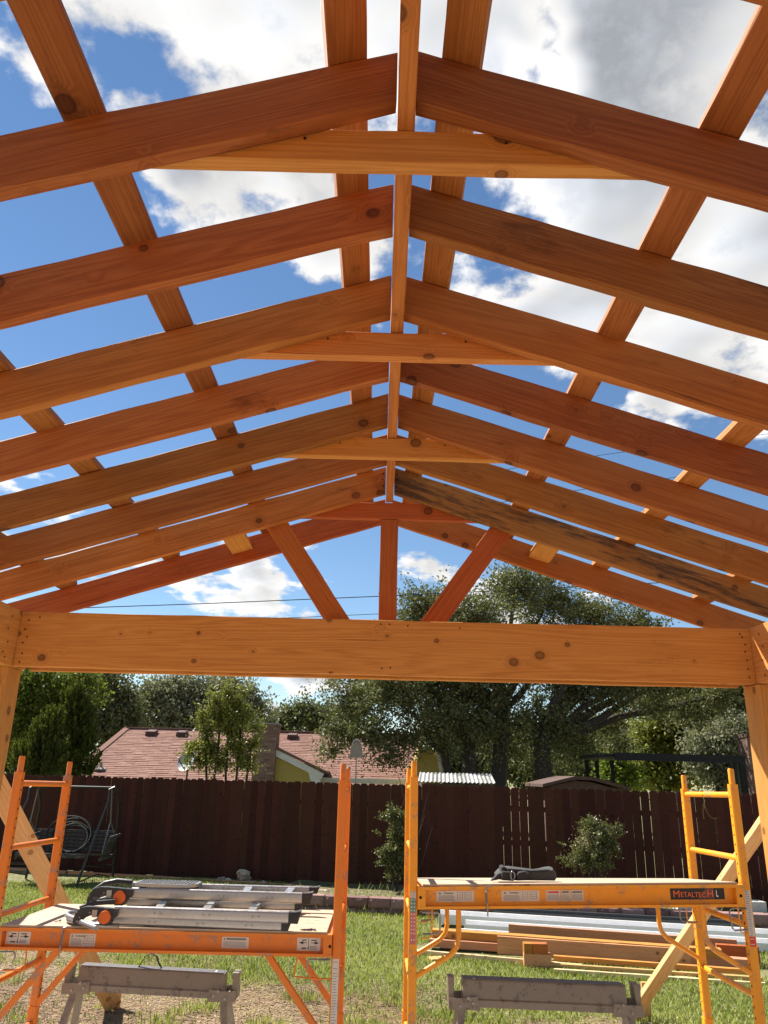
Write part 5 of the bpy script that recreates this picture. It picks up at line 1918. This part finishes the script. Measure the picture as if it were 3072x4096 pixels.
# satellite dish by the young tree
p = D(404, 1655, 22.5)
dish = thing('satellite_dish', (p.x, 22.5, p.z-.9), 'grey satellite dish partly hidden by the young tree', 'dish')
vs, fs = [], []
for i in range(6):
    for k in range(18):
        an = 2*math.pi*k/18
        r_ = .29*i/5
        vs.append(Vector((r_*math.cos(an), r_*math.sin(an)*1.05, .35*r_*r_*2)))
for i in range(5):
    for k in range(18):
        fs.append((i*18+k, i*18+(k+1) % 18, (i+1)*18+(k+1) % 18, (i+1)*18+k))
Md = Matrix.Translation((p.x, 22.5, p.z+.12)) @ Matrix.Rotation(R(62), 4, 'X') @ Matrix.Rotation(R(-25), 4, 'Y')
mb = MB()
mb.add([Md @ v for v in vs], fs)
mb.build('reflector', 'transformer', dish, True)
MB().tube([(p.x, 22.6, p.z-1.2), (p.x, 22.6, p.z+.1)], .025, 8).build('mast', 'iron', dish, True)
MB().tube([Md @ Vector((0, -.28, .05)), Md @ Vector((0, -.1, .42))], .014, 6).build('feed_arm', 'iron', dish, True)

# bird house on a pole
yb_ = 18.3
p = D(770, 1632, yb_)
bh = thing('bird_house', (p.x, yb_, p.z-1.7), 'pale bell-roofed bird house on a thin pole behind the fence', 'bird house')
k_ = (D(771, 1632, yb_)-p).length
pf = [(-17, 4), (-13, -3), (-11.5, -18), (-9, -21), (-5.5, -27), (-2, -30), (2, -30), (5.5, -27), (9, -21), (11.5, -18), (13, -3), (17, 4)]
MB().prism([(p.x+a*k_, yb_-.16, p.z-b_*k_) for a, b_ in pf], (0, .32, 0)).build('bird_house_body', 'tan_shed', bh)
MB().prism([(p.x+a*k_*1.05, yb_-.2, p.z+.02-b_*k_*1.04) for a, b_ in ((-10, -21), (-6, -28), (-2, -31), (2, -31), (6, -28), (10, -21), (8.5, -20), (5, -26), (0, -28.5), (-5, -26), (-8.5, -20))], (0, .40, 0)).build('bird_house_roof', 'transformer', bh)
MB().tube([(p.x, yb_, p.z-1.9), (p.x, yb_, p.z-.02)], .016, 8).build('pole', 'steel', bh, True)

# tin roofed lean-to
ty = 18.6
a_, b_ = D(903, 1690, ty), D(1070, 1690, ty)
za, zb = D(985, 1690, ty).z, D(985, 1670, ty+1.6).z
tin = thing('tin_shed', ((a_.x+b_.x)/2, ty+.8, ground_z(a_.x, ty)), 'low shed with a wavy grey corrugated roof behind the fence', 'shed')
mb = MB()
x_ = a_.x
k = 0
vs, fs = [], []
nc = int((b_.x-a_.x)/.024)
for i in range(nc+1):
    x_ = a_.x+(b_.x-a_.x)*i/nc
    w_ = .014*math.sin(i*math.pi/2.)
    sk = .10*(i/nc-.5)
    vs += [(x_+.25*(1 if i == 0 else 0)*0, ty, za+w_), (x_+.12, ty+1.6, zb+w_)]
fs = [(2*i, 2*i+2, 2*i+3, 2*i+1) for i in range(nc)]
mb.add(vs, fs)
for i in range(len(mb.t)):
    mb.t[i] = .5+.4*math.sin(i*.13)
mb.build('corrugated_roof', 'tin', tin, True)
MB().box((a_.x+.1, ty+.1, -1.), (b_.x+.0, ty+1.5, za-.04)).build('shed_wall', 'shed_brown', tin)

# brown gabled shed
sy_ = 17.6
a_, b_, c_ = D(1190, 1697, sy_), D(1240, 1687, sy_), D(1345, 1703, sy_)
bs = thing('brown_shed', (b_.x, sy_, ground_z(b_.x, sy_)), 'brown garden shed with a low gable just above the fence', 'shed')
MB().prism([(a_.x, sy_, a_.z), (b_.x, sy_, b_.z), (b_.x+.35, sy_, b_.z-.01), (c_.x, sy_, c_.z-.05), (c_.x, sy_, -1.), (a_.x, sy_, -1.)], (0, 1.8, 0)).build('shed_wall', 'shed_brown', bs)
mb = MB().prism([(a_.x-.2, sy_-.12, a_.z-.03), (b_.x, sy_-.12, b_.z+.03), (b_.x+.4, sy_-.12, b_.z+.02), (c_.x+.15, sy_-.12, c_.z-.04), (c_.x+.15, sy_-.12, c_.z+.02), (b_.x+.4, sy_-.12, b_.z+.09), (b_.x, sy_-.12, b_.z+.10), (a_.x-.2, sy_-.12, a_.z+.03)], (0, 2.1, 0))
mb.build('shed_roof', 'shed_brown', bs)

# black patio cover
py_ = 21.
a_, b_ = D(1330, 1637, py_), D(1610, 1638, py_)
pe = thing('patio_cover', ((a_.x+b_.x)/2, py_+1.2, ground_z(a_.x, py_)), 'black flat-topped patio cover on thin posts behind the right fence', 'patio cover')
zt2, zb2 = D(1470, 1629, py_).z, D(1470, 1645, py_).z
MB().box((a_.x, py_, zb2), (b_.x, py_+.08, zt2)).build('front_beam', 'black_post', pe)
MB().box((a_.x-.3, py_+.09, zt2-.12), (b_.x-.02, py_+2.6, zt2-.02)).build('cover_top', 'black_post', pe)
for (px_, yy) in ((1268, py_+2.3), (1290, py_+2.), (1323, py_+1.4), (1588, py_+.1), (1600, py_+.9), (1607, py_+1.7)):
    q = D(px_, 1660, yy)
    MB().bar((q.x, yy, -1.), (q.x, yy, zb2+.02), .09, .09, (0, 1, 0)).build('cover_post', 'black_post', pe)
q = D(1588, 1660, py_)
MB().bar((q.x-.55, py_+.1, zb2), (q.x, py_+.1, zb2-.4), .05, .05).build('knee_brace', 'black_post', pe)
q = D(1323, 1660, py_)

# brick corner of a house at the right edge
q0, q1 = D(1614, 1600, 23.5), D(1760, 1600, 23.5)
bk = thing('brick_house', (q0.x+1, 23.5, -.9), 'corner of a brown brick house at the right edge behind the post', 'house')
MB().box((q0.x+.012, 23.512, -1.), (q1.x, 24.2, D(1606, 1592, 23.5).z)).build('wall_core', 'shed_brown', bk)
mb = MB()
zt_ = D(1606, 1592, 23.5).z
for j in range(38):
    x_ = q0.x-(.1 if j % 2 else 0)
    for k in range(9):
        mb.tint = min(1, max(0, random.gauss(.35, .2)))
        mb.box((max(x_, q0.x), 23.5, zt_-.075*(j+1)), (x_+.2, 23.6, zt_-.075*(j+1)+.065))
        x_ += .21
tag(mb.build('bricks', 'brick', bk), kind='stuff')
MB().box((q0.x-.02, 23.45, zt_), (q1.x, 24.4, zt_+.10)).build('eaves', 'shed_brown', bk)

# utility pole with a transformer
uy = 34.
p = D(1457, 1640, uy)
up_ = thing('utility_pole', (p.x, uy, -.9), 'utility pole with a pale transformer can among the right trees', 'utility pole')
MB().tube([(p.x, uy, -1.), (p.x, uy, D(1455, 1545, uy).z)], [.15, .11], 10).build('pole', 'stub', up_, True)
q = D(1449, 1580, uy)
tcan = MB().tube([(q.x, uy-.25, q.z-.16), (q.x, uy-.25, q.z-.15), (q.x, uy-.25, q.z+.2), (q.x, uy-.25, q.z+.24)], [.12, .16, .16, .08], 14).build('transformer_can', 'transformer', up_, True)
MB().bar((p.x-.5, uy-.1, D(1455, 1572, uy).z), (p.x+.5, uy-.1, D(1455, 1572, uy).z), .09, .09).build('cross_arm', 'stub', up_)
for (x1_, y1_, dr) in ((1512, 1612, 6), (1510, 1618, 14)):
    pts = []
    for k in range(8):
        s_ = k/7
        pts.append(D(1459+(x1_-1459)*s_, 1578+(y1_-1578)*s_+dr*math.sin(math.pi*s_), uy-.3*s_))
    MB().tube(pts, .016, 6).build('service_wire', 'transformer', up_, True)

# ------------------------------------------------------------------ trees
def ell(x, y, rx, ry, Y, depth=.8):
    c_ = D(x, y, Y)
    kx = (D(x+rx, y, Y)-c_).length
    kz = (D(x, y+ry, Y)-c_).length
    return (tuple(c_), (kx, (kx+kz)/2*depth, kz))


def base_of(x, Y):
    q = D(x, 1700, Y)
    return (q.x, Y, ground_z(q.x, Y)-.05)


YO = 23.
oak = [ell(*e) for e in (
    (930, 1310, 75, 50, YO), (1010, 1330, 90, 60, YO-1), (1110, 1270, 75, 58, YO), (1180, 1300, 90, 60, YO+1), (1280, 1330, 90, 45, YO), (1370, 1350, 80, 36, YO+.5), (890, 1350, 60, 50, YO+.5),
    (760, 1510, 62, 60, YO), (840, 1500, 80, 70, YO-.8), (920, 1480, 90, 80, YO), (1000, 1500, 85, 80, YO+1), (1060, 1560, 70, 65, YO), (960, 1570, 80, 60, YO-.5), (740, 1580, 50, 38, YO-.5),
    (800, 1590, 60, 38, YO-.8), (870, 1600, 60, 34, YO-.6), (1180, 1560, 80, 70, YO), (1240, 1490, 90, 45, YO+.5), (1230, 1600, 70, 45, YO+1), (1330, 1490, 80, 38, YO), (1400, 1530, 55, 26, YO+1.5), (1480, 1530, 60, 30, YO+2), (1560, 1500, 70, 34, YO+2), (1340, 1610, 45, 30, YO+3), (1160, 1640, 60, 30, YO+3), (1420, 1480, 80, 30, YO+1), (1310, 1560, 50, 40, YO+2), (1100, 1620, 70, 30, YO+2),
    (1050, 1440, 120, 60, YO), (1200, 1410, 120, 60, YO+.6), (900, 1420, 110, 60, YO+.4), (790, 1450, 60, 50, YO+.8), (1330, 1420, 110, 45, YO+.4), (1450, 1440, 90, 40, YO+.8), (720, 1625, 36, 18, YO-.5), (850, 1640, 50, 14, YO-.8))]
ob = base_of(1040, YO)
oak_stems = [(Vector((ob[0]-.1, YO, ob[2])), D(1010, 1600, YO), .26), (Vector((ob[0]+.25, YO+.2, ob[2])), D(1085, 1540, YO+.3), .26), (Vector((ob[0]+1.7, YO-.3, ob[2])), D(1170, 1590, YO), .30), (Vector((ob[0]-.5, YO, ob[2])), D(960, 1628, YO-.2), .17)]
tree('live_oak_tree', 'huge dark live oak with several leaning trunks behind the right fence', ob, oak, .3, 'leaf_oak', 2900, 58, .044, .24, None, 22, .25, .1, oak_stems)
tree('feathery_tree', 'feathery yellow-green tree beside the left post behind the conifers', base_of(70, 21.5),
     [ell(*e) for e in ((60, 1500, 60, 60, 21.5), (120, 1490, 70, 50, 21.8), (170, 1480, 50, 40, 22), (40, 1570, 50, 60, 21.5), (90, 1560, 60, 60, 21.7), (20, 1480, 50, 60, 21.5))], .15, 'leaf_green', 700, 40, .045, .22, 'trees beyond the fence')


def conifer(label, px_, els, Y, grp):
    b0 = base_of(px_, Y)
    root = thing('conifer_tree', b0, label, 'tree', grp)
    E_ = [ell(*e, Y, 1.) for e in els]
    tpz = max(e[0][2]+e[1][2] for e in E_)
    MB().tube([b0, (b0[0], Y, tpz-.4)], [.12, .03], 8).build('trunk', 'stub', root, True)
    tips, dirs = [], []
    for c_, r_ in E_:
        k_ = int(420*r_[0]*r_[2])+60
        d_ = unit(k_)
        tips.append(np.array(c_)+d_*np.array(r_)*(.80+.25*rng.random((k_, 1))))
        dirs.append(d_)
    tips, dirs = np.concatenate(tips), np.concatenate(dirs)
    n_, per = len(tips), 36
    ax = dirs*.55+np.array((0, 0, .9))
    s_ = rng.random((n_*per, 1))
    c_ = np.repeat(tips, per, 0)+np.repeat(ax, per, 0)*(s_-.4)*.30+rng.normal(size=(n_*per, 3))*.055*(1.1-s_)
    out_ = np.repeat(ax, per, 0)+.35*rng.normal(size=(n_*per, 3))
    out_ /= np.linalg.norm(out_, axis=1)[:, None]
    u2 = np.cross(out_, unit(n_*per))
    u2 /= np.linalg.norm(u2, axis=1)[:, None]+1e-9
    ti = np.clip(np.repeat(rng.beta(2, 3, n_), per)+.1*rng.normal(size=n_*per)+.25*(s_[:, 0]-.4), 0, 1)
    quads('crown', c_, out_*.042, u2*.017, ti, 'leaf_conifer', root)
    return root


conifer('tall dense dark conifer overlapping the left end of the house roof', 165, ((160, 1512, 22, 24), (166, 1545, 30, 34), (168, 1590, 38, 40), (170, 1640, 42, 36), (150, 1570, 34, 40)), 20.5, 'conifers behind the left fence')
conifer('shorter rounded dark conifer in front of the tall one', 100, ((112, 1562, 20, 20), (102, 1590, 30, 32), (96, 1632, 44, 40), (60, 1640, 30, 36)), 19.3, 'conifers behind the left fence')
tree('dark_oak_tree', 'dark grey-green oak between the conifers and the silvery oak', base_of(230, 33),
     [ell(*e) for e in ((200, 1500, 55, 45, 33), (245, 1520, 50, 50, 33), (220, 1570, 60, 40, 33), (180, 1475, 50, 35, 33), (265, 1560, 40, 35, 33), (225, 1475, 35, 25, 33))], .2, 'leaf_dark', 700, 36, .075, .30, 'trees beyond the fence')
tree('silvery_oak_tree', 'broad silvery-green oak behind the house roof', base_of(410, 38),
     [ell(*e) for e in ((310, 1530, 45, 35, 38), (350, 1505, 55, 38, 38), (410, 1500, 60, 40, 38), (470, 1500, 55, 40, 38), (525, 1515, 45, 38, 38), (380, 1550, 80, 35, 38), (470, 1550, 80, 35, 38), (545, 1540, 30, 30, 38), (300, 1570, 40, 25, 38))], .25, 'leaf_silver', 1050, 38, .085, .34, 'trees beyond the fence')
yt = 19.2
b0 = base_of(490, yt)
stems = [(Vector((b0[0]+dx, yt, b0[2])), D(490+sx_, 1580+dy, yt), .035) for dx, sx_, dy in ((-.25, -45, 10), (-.12, -15, -20), (0, 5, -30), (.12, 30, 0), (.22, 55, 20))]
tree('young_tree', 'bushy many-stemmed young tree in front of the chimney', b0,
     [ell(*e, yt) for e in ((462, 1512, 12, 22), (492, 1498, 13, 20), (512, 1520, 18, 24), (478, 1545, 24, 26), (530, 1550, 20, 18), (555, 1572, 16, 10), (445, 1575, 22, 20), (500, 1575, 28, 26), (420, 1610, 16, 16), (455, 1618, 26, 22), (510, 1612, 30, 24), (548, 1602, 18, 14), (435, 1645, 24, 16), (480, 1648, 26, 18), (530, 1645, 26, 18), (408, 1628, 12, 10), (525, 1495, 9, 12), (440, 1540, 12, 12))], .04, 'leaf_tree', 470, 28, .036, .13, 'trees beyond the fence', 17, .2, 0., stems)
tree('distant_oak_tree', 'low distant oak seen above the house ridge left of the live oak', base_of(640, 52),
     [ell(*e) for e in ((605, 1562, 35, 22, 52), (645, 1550, 45, 26, 52), (690, 1552, 45, 26, 52), (735, 1556, 45, 28, 52), (580, 1572, 26, 14, 52))], .25, 'leaf_dark', 420, 34, .11, .45, 'trees beyond the fence')
tree('bright_tree', 'bright green broad-leaved tree behind the utility wires', base_of(1440, 31),
     [ell(*e) for e in ((1440, 1560, 40, 26, 31), (1405, 1590, 36, 28, 31), (1450, 1605, 50, 30, 31), (1490, 1575, 36, 28, 31), (1420, 1630, 40, 24, 31), (1480, 1640, 40, 26, 31), (1390, 1665, 40, 24, 31), (1450, 1675, 40, 22, 31))], .15, 'leaf_tree', 520, 34, .085, .30, 'trees beyond the fence')
tree('grey_green_tree', 'grey-green rounded tree beside the brick house corner', base_of(1550, 27),
     [ell(*e) for e in ((1540, 1600, 45, 30, 27), (1580, 1620, 40, 30, 27), (1520, 1640, 40, 28, 27), (1560, 1665, 45, 26, 27), (1600, 1590, 40, 36, 27))], .15, 'leaf_silver', 460, 36, .062, .26, 'trees beyond the fence')
tree('shady_oak_tree', 'very dark oak crown hanging beside the right post', base_of(1600, 29),
     [ell(*e) for e in ((1530, 1500, 60, 40, 29), (1590, 1510, 60, 50, 29), (1500, 1530, 45, 32, 29), (1570, 1560, 50, 36, 29), (1640, 1500, 60, 60, 29), (1640, 1590, 50, 50, 29), (1700, 1540, 60, 70, 29), (1470, 1495, 50, 26, 29), (1440, 1520, 40, 22, 29.5), (1540, 1545, 60, 26, 28.5), (1400, 1500, 50, 24, 30))], .25, 'leaf_oak', 900, 42, .075, .30, 'trees beyond the fence')
for (x_, Y_, lab, lf, n_) in ((1150, 46, 'distant tree in shade behind the live oak trunks', 'leaf_dark', 520), (1290, 44, 'distant tree behind the brown shed and patio posts', 'leaf_dark', 520), (1370, 50, 'distant pale green tree between the patio cover posts', 'leaf_bright', 420), (1000, 48, 'distant tree right of the house behind the live oak', 'leaf_dark', 420), (1560, 48, 'distant tree far behind the grey-green tree', 'leaf_tree', 420), (60, 44, 'distant tree behind the feathery tree at the left', 'leaf_dark', 420)):
    tree('distant_tree', lab, base_of(x_, Y_), [ell(x_+dx, y_, 62, 40, Y_) for dx, y_ in ((-45, 1650), (35, 1640), (0, 1600), (-40, 1600), (50, 1595), (60, 1660), (0, 1670))], .25, lf, n_, 34, .12, .42, 'trees beyond the fence')
tree('yellowing_shrub_tree', 'small yellowing bush behind the fence under the patio cover', base_of(1340, 26),
     [ell(*e) for e in ((1335, 1660, 26, 26, 26), (1350, 1680, 26, 18, 26), (1318, 1680, 20, 18, 26))], .06, 'leaf_bright', 160, 34, .055, .2, 'trees beyond the fence')
